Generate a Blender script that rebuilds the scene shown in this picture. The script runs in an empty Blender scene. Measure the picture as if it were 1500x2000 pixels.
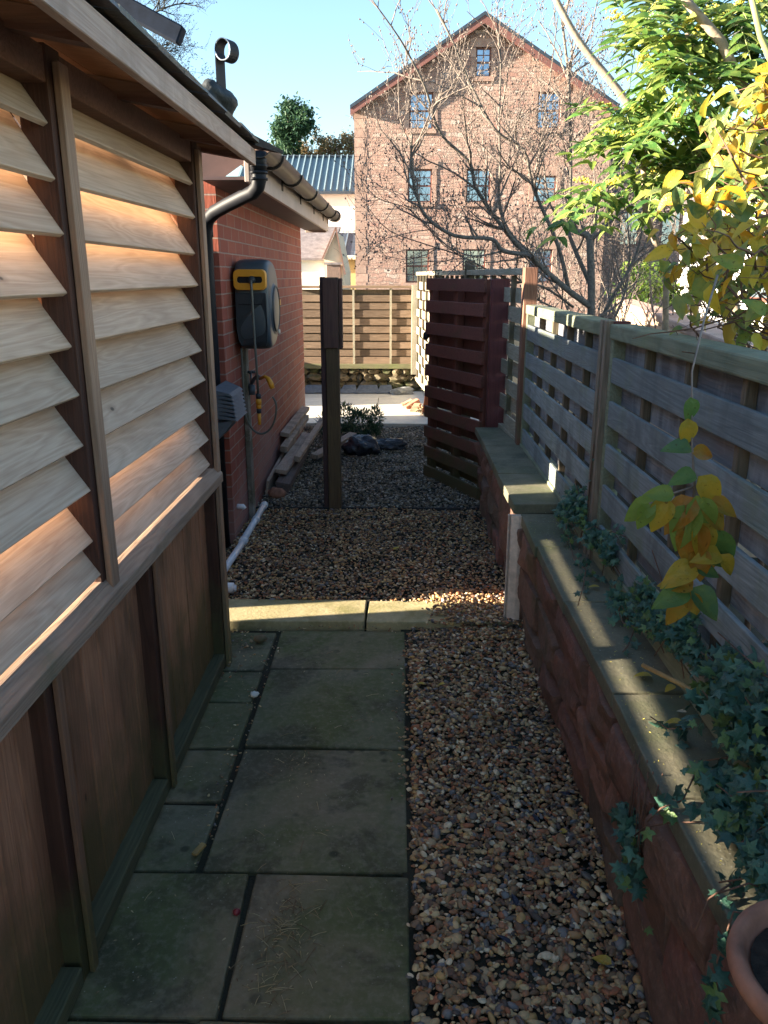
import bpy, math, random
import numpy as np
from mathutils import Vector, Matrix
random.seed(7); rng = np.random.default_rng(7)
R = math.radians
scene = bpy.context.scene
COL = scene.collection

# ------------------------------------------------------------------ camera, sky, sun, exposure
CAM_H, PITCH, YAW = 1.6, R(16.6), R(0.992)
cam_data = bpy.data.cameras.new('camera'); cam = bpy.data.objects.new('camera', cam_data); COL.objects.link(cam)
cam.location = (0, 0, CAM_H); cam.rotation_euler = (math.pi/2 - PITCH, 0, YAW)
cam_data.sensor_fit = 'VERTICAL'; cam_data.sensor_height = 36.0; cam_data.sensor_width = 27.0
cam_data.lens = 1550/2000*36; cam_data.clip_end = 500; cam_data.clip_start = 0.05
scene.camera = cam
SUN_EL, SUN_AZ = R(13.0), R(9.0)          # low winter sun from the left, travelling mostly along +x and a little +y
sd = Vector((math.cos(SUN_EL)*math.cos(SUN_AZ), math.cos(SUN_EL)*math.sin(SUN_AZ), -math.sin(SUN_EL)))
sun_data = bpy.data.lights.new('sun', 'SUN'); sun_data.energy = 5.0; sun_data.angle = R(0.5); sun_data.color = (1.0, 0.87, 0.68)
sun = bpy.data.objects.new('sun', sun_data); COL.objects.link(sun); sun.rotation_euler = sd.to_track_quat('-Z', 'Y').to_euler()
world = bpy.data.worlds.new('World'); scene.world = world; world.use_nodes = True
wn = world.node_tree; bg = wn.nodes['Background']
sky = wn.nodes.new('ShaderNodeTexSky'); sky.sky_type = 'NISHITA'; sky.sun_disc = False
sky.sun_elevation = SUN_EL
sky.sun_rotation = math.atan2(-sd.x, -sd.y)   # rotation measured from +y towards +x
sky.air_density = 1.15; sky.dust_density = 0.25; sky.ozone_density = 2.5; sky.altitude = 50
wn.links.new(sky.outputs[0], bg.inputs[0]); bg.inputs[1].default_value = 0.062
scene.view_settings.view_transform = 'Standard'; scene.view_settings.look = 'None'
scene.view_settings.exposure = 2.85; scene.view_settings.gamma = 1

# ------------------------------------------------------------------ node helpers
class Mat:
    def __init__(s, name, rough=0.7):
        s.m = bpy.data.materials.new(name); s.m.use_nodes = True; s.t = s.m.node_tree
        s.b = s.t.nodes['Principled BSDF']; s.b.inputs['Roughness'].default_value = rough
        s.b.inputs['Specular IOR Level'].default_value = 0.35
        s._co = None
    def n(s, typ, **kw):
        nd = s.t.nodes.new(typ)
        for k, v in kw.items():
            if hasattr(nd, k) and k not in ('color1', 'color2'): setattr(nd, k, v)
        return nd
    def L(s, a, b): s.t.links.new(a, b)
    def co(s):
        if s._co is None: s._co = s.n('ShaderNodeTexCoord').outputs['Object']
        return s._co
    def mapping(s, sc=(1,1,1), rot=(0,0,0), loc=None, vec=None):
        m = s.n('ShaderNodeMapping'); m.inputs['Scale'].default_value = sc; m.inputs['Rotation'].default_value = rot
        s.L(vec or s.co(), m.inputs[0])
        if loc is not None:
            if isinstance(loc, tuple): m.inputs['Location'].default_value = loc
            else: s.L(loc, m.inputs['Location'])
        return m.outputs[0]
    def noise(s, vec, scale=1, detail=4, rough=0.55, dist=0):
        t = s.n('ShaderNodeTexNoise'); s.L(vec, t.inputs['Vector']); t.inputs['Scale'].default_value = scale
        t.inputs['Detail'].default_value = detail; t.inputs['Roughness'].default_value = rough; t.inputs['Distortion'].default_value = dist
        return t.outputs['Fac']
    def voro(s, vec, scale=1, feature='F1', out='Distance', rnd=1):
        t = s.n('ShaderNodeTexVoronoi'); t.feature = feature; s.L(vec, t.inputs['Vector']); t.inputs['Scale'].default_value = scale
        t.inputs['Randomness'].default_value = rnd
        return t.outputs[out]
    def ramp(s, fac, stops, interp='LINEAR'):
        r = s.n('ShaderNodeValToRGB'); r.color_ramp.interpolation = interp; el = r.color_ramp.elements
        while len(el) > 1: el.remove(el[-1])
        for i, (p, c) in enumerate(stops):
            e = el[0] if i == 0 else el.new(p)
            e.position = p; e.color = (c if isinstance(c, tuple) else (c, c, c)) + (1,)
        s.L(fac, r.inputs[0]); return r.outputs[0]
    def mix(s, f, a, b, mode='MIX'):
        x = s.n('ShaderNodeMix'); x.data_type = 'RGBA'; x.blend_type = mode
        for k, v in ((0, f), (6, a), (7, b)):
            if isinstance(v, (int, float)): x.inputs[k].default_value = v if k == 0 else (v, v, v, 1)
            elif isinstance(v, tuple): x.inputs[k].default_value = v + (1,)
            else: s.L(v, x.inputs[k])
        return x.outputs[2]
    def math(s, op, a, b=0.0, c=None, clamp=False):
        x = s.n('ShaderNodeMath'); x.operation = op; x.use_clamp = clamp
        for k, v in enumerate((a, b, c)):
            if v is None: continue
            if isinstance(v, (int, float)): x.inputs[k].default_value = v
            else: s.L(v, x.inputs[k])
        return x.outputs[0]
    def island(s): return s.n('ShaderNodeNewGeometry').outputs['Random Per Island']
    def sep(s, vec, k):
        x = s.n('ShaderNodeSeparateXYZ'); s.L(vec, x.inputs[0]); return x.outputs[k]
    def comb(s, x, y, z=0.0):
        c = s.n('ShaderNodeCombineXYZ')
        for k, v in enumerate((x, y, z)):
            if isinstance(v, (int, float)): c.inputs[k].default_value = v
            else: s.L(v, c.inputs[k])
        return c.outputs[0]
    def color(s, c):
        if isinstance(c, tuple): s.b.inputs['Base Color'].default_value = c + (1,)
        else: s.L(c, s.b.inputs['Base Color'])
        return s
    def bump(s, h, dist=0.01, strength=1.0):
        b = s.n('ShaderNodeBump'); b.inputs['Distance'].default_value = dist; b.inputs['Strength'].default_value = strength
        s.L(h, b.inputs['Height']); s.L(b.outputs[0], s.b.inputs['Normal']); return s
    def rough(s, v):
        if isinstance(v, (int, float)): s.b.inputs['Roughness'].default_value = v
        else: s.L(v, s.b.inputs['Roughness'])
        return s

def wood(name, light, dark, axis='y', rough=0.75, algae=None, algae_z=None, grain=1.0, stain=None, tint=0.25, bump=0.0015, knots=True):
    """timber: growth rings stretched along an axis, fine grain, knots, per-board tint, optional algae film of noisy outline"""
    m = Mat(name, rough)
    isl = m.island()
    off = m.comb(m.math('MULTIPLY', isl, 37.0), m.math('MULTIPLY', isl, 91.0), m.math('MULTIPLY', isl, 17.0))
    st = {'x': (0.07, 1, 1), 'y': (1, 0.07, 1), 'z': (1, 1, 0.07)}[axis]
    v = m.mapping(st, loc=off)
    rings = m.noise(v, 11*grain, 3, 0.5, 0.5)
    rings = m.math('FRACT', m.math('MULTIPLY', rings, 14.0))
    rings = m.math('ABSOLUTE', m.math('SUBTRACT', rings, 0.5))
    rings = m.math('MULTIPLY', rings, 2.0)
    st2 = {'x': (0.02, 1, 1), 'y': (1, 0.02, 1), 'z': (1, 1, 0.02)}[axis]
    fine = m.noise(m.mapping(st2, loc=off), 260*grain, 3, 0.6)
    f = m.math('ADD', m.math('MULTIPLY', rings, 0.34), m.math('MULTIPLY', fine, 0.8))
    c = m.mix(m.ramp(f, [(0.2, 0.0), (0.9, 1.0)]), dark, light)
    t = m.math('ADD', m.math('MULTIPLY', isl, tint), 1.0 - tint/2)
    c = m.mix(1.0, c, m.comb(t, t, t), 'MULTIPLY')
    if knots:
        sk = {'x': (0.5, 1, 1), 'y': (1, 0.5, 1), 'z': (1, 1, 0.5)}[axis]
        k = m.voro(m.mapping(sk, loc=off), 7.5, rnd=1)
        c = m.mix(m.ramp(k, [(0.03, 0.55), (0.13, 0.0)]), c, tuple(x*0.7 for x in dark))
        c = m.mix(m.ramp(k, [(0.03, 0.95), (0.05, 0.0)]), c, tuple(x*0.16 for x in dark))
    big = m.noise(m.co(), 2.3, 4, 0.6)
    c = m.mix(m.ramp(big, [(0.35, 0.0), (0.75, 0.35)]), c, tuple(x*0.55 for x in dark))
    if stain:
        sv = m.noise(m.mapping((1, 1, 0.35)), 7, 5, 0.65)
        c = m.mix(m.ramp(sv, [(0.48, 0.0), (0.66, 0.6)]), c, stain)
    if algae:
        a = m.noise(m.co(), 3.5, 6, 0.65)
        if algae_z:
            z = m.sep(m.co(), 2)
            lo, hi = algae_z
            g = m.math('DIVIDE', m.math('SUBTRACT', hi, z), hi-lo)
            a = m.math('ADD', m.math('MULTIPLY', a, 0.9), m.math('MULTIPLY', m.math('MINIMUM', m.math('MAXIMUM', g, 0.0), 1.0), 0.45))
        c = m.mix(m.ramp(a, [(0.52, 0.0), (0.78, 0.75)]), c, algae)
    m.color(c); m.bump(f, bump)
    m.rough(m.math('ADD', m.math('MULTIPLY', fine, 0.25), rough-0.12))
    return m.m

def leafmat(name, cols, transl=0.45, rough=0.45, vein=0.0):
    m = Mat(name, rough); isl = m.island()
    n = len(cols)
    c = m.ramp(isl, [(i/n, cols[i]) for i in range(n)], 'CONSTANT')
    patch = m.noise(m.co(), 28, 3, 0.6)
    c = m.mix(m.ramp(patch, [(0.42, 0.0), (0.68, 0.45)]), c, cols[-1])
    sp = m.noise(m.co(), 120, 2, 0.5)
    c = m.mix(m.ramp(sp, [(0.66, 0.0), (0.72, 0.55)]), c, (0.06, 0.03, 0.01))
    m.color(c)
    tr = m.n('ShaderNodeBsdfTranslucent'); m.L(c, tr.inputs[0])
    mx = m.n('ShaderNodeMixShader'); mx.inputs[0].default_value = transl
    m.L(m.b.outputs[0], mx.inputs[1]); m.L(tr.outputs[0], mx.inputs[2])
    m.L(mx.outputs[0], m.t.nodes['Material Output'].inputs[0])
    m.bump(m.math('ADD', m.noise(m.co(), 60, 3), m.math('MULTIPLY', m.noise(m.co(), 260, 3), 0.4)), 0.004)
    return m.m

def simple(name, col, rough=0.5, metal=0.0, var=0.2, scale=20, spec=0.4, bump=0.0):
    m = Mat(name, rough)
    nz = m.noise(m.co(), scale, 4, 0.6)
    m.color(m.mix(m.ramp(nz, [(0.3, 0.0), (0.7, 1.0)]), tuple(c*(1-var) for c in col), tuple(min(1, c*(1+var)) for c in col)))
    m.b.inputs['Metallic'].default_value = metal; m.b.inputs['Specular IOR Level'].default_value = spec
    if bump: m.bump(nz, bump)
    return m.m

# ------------------------------------------------------------------ mesh helpers
class MB:
    def __init__(s): s.v = []; s.f = []; s.sm = []
    def add(s, vs, fs, smooth=False):
        o = len(s.v); s.v += [tuple(map(float, p)) for p in vs]; s.f += [tuple(i+o for i in f) for f in fs]; s.sm += [smooth]*len(fs)
    def box(s, x0, x1, y0, y1, z0, z1):
        s.add([(x0,y0,z0),(x1,y0,z0),(x1,y1,z0),(x0,y1,z0),(x0,y0,z1),(x1,y0,z1),(x1,y1,z1),(x0,y1,z1)],
              [(0,3,2,1),(4,5,6,7),(0,1,5,4),(1,2,6,5),(2,3,7,6),(3,0,4,7)])
        return s
    def prism(s, poly, a, b):
        """extrude a list of 3-d points (counter-clockwise seen from b's side) by moving from offset a to offset b"""
        n = len(poly); a = Vector(a); b = Vector(b)
        vs = [Vector(p)+a for p in poly] + [Vector(p)+b for p in poly]
        s.add(vs, [tuple(reversed(range(n))), tuple(range(n, 2*n))] + [(i, (i+1)%n, n+(i+1)%n, n+i) for i in range(n)])
        return s
    def bar(s, p, q, w, h, up=(0,0,1), jit=0):
        """box from p to q with width w (sideways) and height h (along up)"""
        p = Vector(p); q = Vector(q); d = (q-p).normalized(); up = Vector(up)
        sd_ = d.cross(up)
        if sd_.length < 1e-4: sd_ = d.cross(Vector((1,0,0)))
        sd_.normalize(); u = sd_.cross(d).normalized()
        c = []
        for e in (p, q):
            for a, b in ((-1,-1),(1,-1),(1,1),(-1,1)):
                c.append(e + sd_*(a*w/2) + u*(b*h/2) + Vector((random.uniform(-jit,jit),random.uniform(-jit,jit),random.uniform(-jit,jit))))
        s.add(c, [(3,2,1,0),(4,5,6,7),(0,1,5,4),(1,2,6,5),(2,3,7,6),(3,0,4,7)])
        return s
    def tube(s, pts, rad, n=8, cap=True, smooth=True):
        pts = [Vector(p) for p in pts]
        if isinstance(rad, (int, float)): rad = [rad]*len(pts)
        ref = Vector((0.31, 0.47, 0.83)); vs = []
        t0 = (pts[1]-pts[0]).normalized(); u = t0.cross(ref)
        if u.length < 1e-3: u = t0.cross(Vector((1,0,0)))
        u.normalize()
        for i, p in enumerate(pts):
            t = (pts[min(i+1, len(pts)-1)] - pts[max(i-1, 0)])
            t = t.normalized() if t.length > 1e-9 else t0
            u = (u - t*u.dot(t))
            u = u.normalized() if u.length > 1e-6 else t.orthogonal().normalized()
            w = t.cross(u)
            for k in range(n):
                a = 2*math.pi*k/n; vs.append(p + (u*math.cos(a) + w*math.sin(a))*rad[i])
        fs = [(i*n+k, i*n+(k+1)%n, (i+1)*n+(k+1)%n, (i+1)*n+k) for i in range(len(pts)-1) for k in range(n)]
        if cap: fs += [tuple(reversed(range(n))), tuple(range((len(pts)-1)*n, len(pts)*n))]
        s.add(vs, fs, smooth); return s
    def lathe(s, prof, c=(0,0,0), n=24, axis='z', smooth=True):
        vs = []
        for r, h in prof:
            for k in range(n):
                a = 2*math.pi*k/n; x, y = r*math.cos(a), r*math.sin(a)
                vs.append({'z': (c[0]+x, c[1]+y, c[2]+h), 'x': (c[0]+h, c[1]+x, c[2]+y), 'y': (c[0]+y, c[1]+h, c[2]+x)}[axis])
        fs = [(i*n+k, i*n+(k+1)%n, (i+1)*n+(k+1)%n, (i+1)*n+k) for i in range(len(prof)-1) for k in range(n)]
        s.add(vs, fs, smooth); return s
    def blob(s, c, r, sub=2, jit=0.25, flat=1.0, seed=0):
        import bmesh
        bm = bmesh.new(); bmesh.ops.create_icosphere(bm, subdivisions=sub, radius=1)
        rn = random.Random(seed)
        ph = [rn.uniform(0, 6.28) for _ in range(6)]
        vs = []
        for v in bm.verts:
            p = v.co
            k = 1 + jit*(math.sin(p.x*3+ph[0])*math.cos(p.y*4+ph[1]) + 0.6*math.sin(p.z*6+ph[2]+p.x*5) + 0.5*rn.uniform(-.5,.5))
            vs.append((c[0]+p.x*r[0]*k, c[1]+p.y*r[1]*k, c[2]+p.z*r[2]*k))
        s.add(vs, [tuple(v.index for v in f.verts) for f in bm.faces], True); bm.free(); return s
    def build(s, name, mat, parent=None, bevel=0.0, seg=1, recalc=False):
        me = bpy.data.meshes.new(name)
        off = Vector((0,0,0))
        if parent is not None:
            q = parent
            while q is not None: off += q.location; q = q.parent
        vs = [(a-off.x, b-off.y, c-off.z) for a, b, c in s.v]
        me.from_pydata(vs, [], s.f); me.materials.append(mat)
        me.polygons.foreach_set('use_smooth', s.sm)
        if recalc:
            import bmesh
            bm = bmesh.new(); bm.from_mesh(me); bmesh.ops.recalc_face_normals(bm, faces=bm.faces); bm.to_mesh(me); bm.free()
        me.update()
        o = bpy.data.objects.new(name, me); COL.objects.link(o)
        if parent is not None: o.parent = parent
        if bevel:
            b = o.modifiers.new('bevel', 'BEVEL'); b.width = bevel; b.segments = seg; b.limit_method = 'ANGLE'; b.angle_limit = R(40)
        return o

def npmesh(name, V, F, mat, parent=None, smooth=False, loc=(0,0,0)):
    """V (n,3) array, F (m,k) array of equal-size faces"""
    me = bpy.data.meshes.new(name); n, (m, k) = len(V), F.shape
    V = V - np.array(loc, dtype=float)
    me.vertices.add(n); me.vertices.foreach_set('co', V.astype(np.float32).ravel())
    me.loops.add(m*k); me.loops.foreach_set('vertex_index', F.astype(np.int32).ravel())
    me.polygons.add(m); me.polygons.foreach_set('loop_start', np.arange(0, m*k, k, dtype=np.int32))
    me.polygons.foreach_set('use_smooth', np.full(m, smooth))
    me.update(calc_edges=True); me.validate(); me.materials.append(mat)
    o = bpy.data.objects.new(name, me); COL.objects.link(o)
    if parent is not None: o.parent = parent
    return o

def thing(name, label, cat, loc=(0,0,0), group=None):
    o = bpy.data.objects.new(name, None); COL.objects.link(o); o.location = loc; o.empty_display_size = 0.1
    o['label'] = label; o['category'] = cat
    if group: o['group'] = group
    return o
def tag(o, label, cat, group=None):
    o['label'] = label; o['category'] = cat
    if group: o['group'] = group
    return o
def kind(o, k='structure'): o['kind'] = k; return o

def scatter(base_v, base_f, pos, rot, scl):
    """instances of one small mesh merged with numpy: pos (n,3), rot (n,3,3), scl (n,3)"""
    n, k = len(pos), len(base_v)
    V = np.einsum('nij,nkj->nki', rot, base_v[None]*scl[:, None, :]) + pos[:, None, :]
    F = (base_f[None] + (np.arange(n)*k)[:, None, None]).reshape(-1, base_f.shape[1])
    return V.reshape(-1, 3), F
def rotmats(n, tilt=None, r=rng):
    a = r.uniform(0, 2*np.pi, n); q = np.zeros((n,3,3)); c, s = np.cos(a), np.sin(a)
    Z = np.zeros((n,3,3)); Z[:,0,0]=c; Z[:,0,1]=-s; Z[:,1,0]=s; Z[:,1,1]=c; Z[:,2,2]=1
    t = r.normal(0, tilt if tilt is not None else 1.2, n); c, s = np.cos(t), np.sin(t)
    X = np.zeros((n,3,3)); X[:,0,0]=1; X[:,1,1]=c; X[:,1,2]=-s; X[:,2,1]=s; X[:,2,2]=c
    b = r.uniform(0, 2*np.pi, n); c, s = np.cos(b), np.sin(b)
    W = np.zeros((n,3,3)); W[:,0,0]=c; W[:,0,1]=-s; W[:,1,0]=s; W[:,1,1]=c; W[:,2,2]=1
    return W @ X @ Z
def frames(d, up=None):
    """rotation matrices whose y axis is d (n,3), z roughly up"""
    d = d/np.linalg.norm(d, axis=1, keepdims=True)
    if up is None: up = np.tile([0,0,1.0], (len(d),1))
    x = np.cross(d, up); x /= np.linalg.norm(x, axis=1, keepdims=True)+1e-9
    z = np.cross(x, d)
    return np.stack([x, d, z], axis=2)

def oval_leaf(nu=3, nv=6, w=0.3, fold=0.18, curl=0.25, tip=1.0):
    """unit-length oval leaf along +y with midrib fold and curl"""
    V, F = [], []
    for j in range(nv+1):
        t = j/nv; ww = w*(math.sin(math.pi*min(1, t**0.8*0.98+0.02)))**0.75*(1 - 0.25*tip*t) if 0 < j < nv else 0.01
        for i in range(-nu+1, nu):
            u = i/(nu-1); V.append((u*ww, t, abs(u)*ww*fold*2 - curl*t*t))
    k = 2*nu-1
    for j in range(nv):
        for i in range(k-1): F.append((j*k+i, j*k+i+1, (j+1)*k+i+1, (j+1)*k+i))
    return np.array(V), np.array(F)
def ivy_leaf():
    """five-lobed leaf lying in the xy plane, stalk end at the origin, about 1 long"""
    P = [(0,0.02),(-0.16,-0.10),(-0.50,-0.02),(-0.30,0.24),(-0.56,0.56),(-0.18,0.56),(0,1.0),(0.18,0.56),(0.56,0.56),(0.30,0.24),(0.50,-0.02),(0.16,-0.10)]
    V = [(0,0.32,0.06)] + [(x, y, -0.30*abs(x)**1.3-0.28*max(0,y-0.2)**2+0.04*math.sin(9*x+5*y)) for x, y in P]
    n = len(P); F = [(0, 1+(i+1)%n, 1+i) for i in range(n)]
    return np.array(V), np.array(F)[:, ::-1]

def wav(x, s=0.0): return math.sin(x*1.7+s)*0.5 + math.sin(x*4.1+2*s)*0.3 + math.sin(x*9.3+3*s)*0.2

# ------------------------------------------------------------------ materials
M = {}
M['cedar'] = wood('cedar_slats', (0.62, 0.47, 0.35), (0.40, 0.265, 0.18), 'y', 0.6, tint=0.3, grain=1.0, bump=0.0006)
M['cedar_post'] = wood('cedar_post', (0.085, 0.036, 0.024), (0.040, 0.018, 0.013), 'z', 0.65, algae=(0.07,0.075,0.03), algae_z=(0.0,0.5), tint=0.2, knots=False)
M['cedar_strip'] = wood('cedar_strip', (0.36, 0.23, 0.155), (0.20, 0.12, 0.08), 'z', 0.65, algae=(0.12,0.12,0.05), algae_z=(0.0,0.5), tint=0.2, knots=False)
M['strip_low'] = wood('lower_strip', (0.26, 0.14, 0.085), (0.14, 0.07, 0.045), 'z', 0.65, algae=(0.09,0.09,0.035), algae_z=(0.0,0.5), tint=0.2, knots=False)
M['cedar_board'] = wood('cedar_board', (0.46, 0.225, 0.13), (0.25, 0.11, 0.062), 'z', 0.62, algae=(0.07,0.07,0.025), algae_z=(0.0,0.6), tint=0.5, stain=(0.09,0.06,0.035))
M['cedar_rail'] = wood('cedar_rail', (0.40, 0.28, 0.205), (0.23, 0.15, 0.105), 'y', 0.7, algae=(0.10,0.115,0.06), tint=0.15)
M['sill'] = wood('mossy_sill', (0.12, 0.12, 0.065), (0.055, 0.058, 0.032), 'y', 0.85, algae=(0.06,0.075,0.033), tint=0.2, knots=False)
M['fascia_pink'] = wood('fascia_timber', (0.50, 0.37, 0.31), (0.32, 0.21, 0.165), 'y', 0.6, stain=(0.25,0.17,0.13), tint=0.1)
M['rafter'] = wood('rafter', (0.20, 0.10, 0.07), (0.10, 0.045, 0.03), 'x', 0.7, knots=False)
M['sheath'] = wood('roof_board', (0.48, 0.24, 0.13), (0.30, 0.13, 0.07), 'x', 0.7)
M['fence'] = wood('fence_board', (0.27, 0.305, 0.31), (0.14, 0.16, 0.165), 'y', 0.85, algae=(0.16,0.19,0.10), tint=0.4, stain=(0.10,0.11,0.115))
M['fence_back'] = wood('fence_back_board', (0.21, 0.215, 0.24), (0.11, 0.11, 0.125), 'y', 0.85, tint=0.4, stain=(0.36,0.38,0.40))
M['fence_rail'] = wood('fence_rail', (0.26, 0.275, 0.19), (0.14, 0.15, 0.10), 'y', 0.85, algae=(0.20,0.225,0.115), tint=0.2, stain=(0.11,0.125,0.08))
M['batten'] = wood('fence_batten', (0.17, 0.13, 0.09), (0.08, 0.06, 0.04), 'z', 0.8, algae=(0.09,0.11,0.05), tint=0.3, knots=False)
M['fence_post'] = wood('stained_post', (0.26, 0.13, 0.085), (0.13, 0.055, 0.035), 'z', 0.7, tint=0.1, algae=(0.11,0.11,0.06), knots=False)
M['far_fence'] = wood('far_fence_board', (0.25, 0.175, 0.12), (0.13, 0.085, 0.055), 'x', 0.8, tint=0.6)
M['tall_fence'] = wood('tall_fence_board', (0.44, 0.40, 0.31), (0.24, 0.21, 0.15), 'y', 0.85, algae=(0.17,0.18,0.10), tint=0.3)
M['gate'] = wood('gate_board', (0.24, 0.092, 0.07), (0.13, 0.05, 0.04), 'x', 0.62, algae=(0.075,0.09,0.035), algae_z=(0.0,0.75), tint=0.2, knots=False)
M['gate_frame'] = wood('gate_frame', (0.22, 0.075, 0.05), (0.11, 0.035, 0.028), 'z', 0.62, algae=(0.08,0.09,0.035), algae_z=(0.0,0.6), tint=0.2, knots=False)
M['red_post'] = wood('red_post', (0.16, 0.045, 0.045), (0.09, 0.025, 0.027), 'z', 0.6, tint=0.1, knots=False)
M['pole'] = wood('weathered_pole', (0.14, 0.095, 0.05), (0.07, 0.048, 0.028), 'z', 0.8, stain=(0.08,0.045,0.03), algae=(0.10,0.085,0.035), knots=False)
M['pole_dark'] = wood('dark_pole_board', (0.085, 0.045, 0.045), (0.04, 0.022, 0.024), 'z', 0.7, knots=False)
M['offcut'] = wood('offcut', (0.44, 0.34, 0.27), (0.26, 0.19, 0.145), 'y', 0.8, tint=0.5, stain=(0.13,0.10,0.08))
M['offcut_dark'] = wood('offcut_dark', (0.17, 0.13, 0.12), (0.085, 0.065, 0.06), 'y', 0.85, tint=0.4)
M['black'] = simple('black_plastic', (0.010, 0.011, 0.015), 0.55, spec=0.25)
M['gutter'] = simple('gutter_brown', (0.030, 0.023, 0.021), 0.4, spec=0.4, scale=9, bump=0.0005)
M['upvc'] = simple('cream_fascia', (0.42, 0.34, 0.29), 0.4, var=0.12, scale=5)
M['soffit'] = simple('soffit_board', (0.085, 0.05, 0.05), 0.6, var=0.2, scale=6)
M['white_pipe'] = simple('white_pipe', (0.72, 0.74, 0.78), 0.3, var=0.12, scale=12)
M['slate'] = Mat('roof_slate', 0.6)
_m = M['slate']; _i = _m.island()
_m.color(_m.mix(_m.ramp(_m.noise(_m.co(), 14, 5, 0.65), [(0.4, 0.0), (0.7, 0.7)]), _m.ramp(_i, [(0.0, (0.06,0.062,0.07)), (0.5, (0.10,0.095,0.10)), (1.0, (0.075,0.08,0.07))]), (0.14,0.15,0.11)))
_m.bump(_m.noise(_m.co(), 40, 4), 0.004); M['slate'] = _m.m
M['tile'] = simple('brown_tile', (0.16, 0.10, 0.08), 0.7, var=0.35, scale=9, bump=0.003)
M['reel_grey'] = simple('reel_grey', (0.052, 0.068, 0.082), 0.42, var=0.07, scale=6, spec=0.5)
M['reel_dark'] = simple('reel_dark', (0.022, 0.029, 0.036), 0.5, var=0.08, spec=0.4)
M['reel_yellow'] = simple('reel_yellow', (0.62, 0.27, 0.02), 0.4, var=0.06)
M['reel_white'] = simple('reel_mark', (0.6, 0.6, 0.55), 0.4, var=0.05)
M['hose'] = simple('hose_grey', (0.10, 0.10, 0.085), 0.5)
M['copper'] = simple('copper_tap', (0.16, 0.14, 0.15), 0.4, metal=0.7)
M['terracotta'] = simple('terracotta', (0.36, 0.165, 0.105), 0.8, var=0.45, scale=11, bump=0.003)
M['soil'] = simple('soil', (0.03, 0.022, 0.016), 0.95, var=0.5, scale=60, bump=0.01)
M['bag'] = simple('black_bag', (0.012, 0.014, 0.022), 0.3, spec=0.6, bump=0.01, scale=30)
M['bark'] = simple('bark', (0.14, 0.12, 0.10), 0.9, var=0.45, scale=40, bump=0.004)
M['bark_light'] = simple('bark_light', (0.29, 0.225, 0.165), 0.85, var=0.35, scale=35, bump=0.003)
M['bark_green'] = simple('bark_green', (0.25, 0.27, 0.10), 0.7, var=0.25, scale=25)
M['twig'] = simple('twig', (0.19, 0.15, 0.125), 0.85, var=0.4, scale=30)
M['twig_red'] = simple('twig_red', (0.14, 0.075, 0.05), 0.8, var=0.3, scale=30)
M['yleaf'] = leafmat('shrub_leaf', [(0.24,0.30,0.09), (0.56,0.43,0.08), (0.12,0.20,0.07), (0.30,0.36,0.13), (0.54,0.34,0.05), (0.20,0.28,0.06), (0.72,0.50,0.05), (0.55,0.27,0.02), (0.08,0.16,0.06), (0.50,0.42,0.05)], 0.4, 0.28)
M['twigleaf'] = leafmat('twig_leaf', [(0.42,0.22,0.03), (0.10,0.19,0.05), (0.46,0.30,0.03), (0.09,0.17,0.07), (0.38,0.16,0.02), (0.20,0.27,0.05)], 0.45, 0.25)
M['mleaf'] = leafmat('mahonia_leaf', [(0.07,0.17,0.035), (0.13,0.24,0.05), (0.05,0.13,0.04), (0.22,0.31,0.06), (0.09,0.19,0.05), (0.07,0.16,0.04), (0.32,0.37,0.09)], 0.42, 0.2)
M['mflower'] = leafmat('mahonia_flower', [(0.75,0.62,0.08), (0.82,0.72,0.15), (0.6,0.58,0.10)], 0.3, 0.6)
M['ivy'] = leafmat('ivy_leaf', [(0.045,0.115,0.075), (0.065,0.15,0.10), (0.035,0.09,0.06), (0.09,0.19,0.12), (0.05,0.12,0.085), (0.13,0.21,0.06), (0.04,0.10,0.075)], 0.15, 0.33)
M['fallen'] = leafmat('fallen_leaf', [(0.62,0.45,0.05), (0.66,0.50,0.10), (0.55,0.38,0.05), (0.5,0.42,0.15)], 0.25, 0.5)
M['deadleaf'] = leafmat('dead_leaf', [(0.30,0.20,0.10), (0.42,0.33,0.17), (0.16,0.09,0.05), (0.5,0.42,0.25)], 0.2, 0.6)
M['paleleaf'] = leafmat('pale_leaf', [(0.50,0.47,0.30), (0.55,0.50,0.36)], 0.2, 0.6)
M['pine'] = leafmat('pine_needles', [(0.05,0.11,0.06), (0.075,0.15,0.07), (0.035,0.08,0.05)], 0.25, 0.6)
M['hill_leaf'] = leafmat('far_foliage', [(0.34,0.23,0.14), (0.26,0.20,0.12), (0.40,0.27,0.15), (0.20,0.20,0.10)], 0.4, 0.8)
M['bush'] = leafmat('bright_bush', [(0.16,0.26,0.04), (0.24,0.34,0.05), (0.10,0.18,0.04)], 0.35, 0.6)

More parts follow.
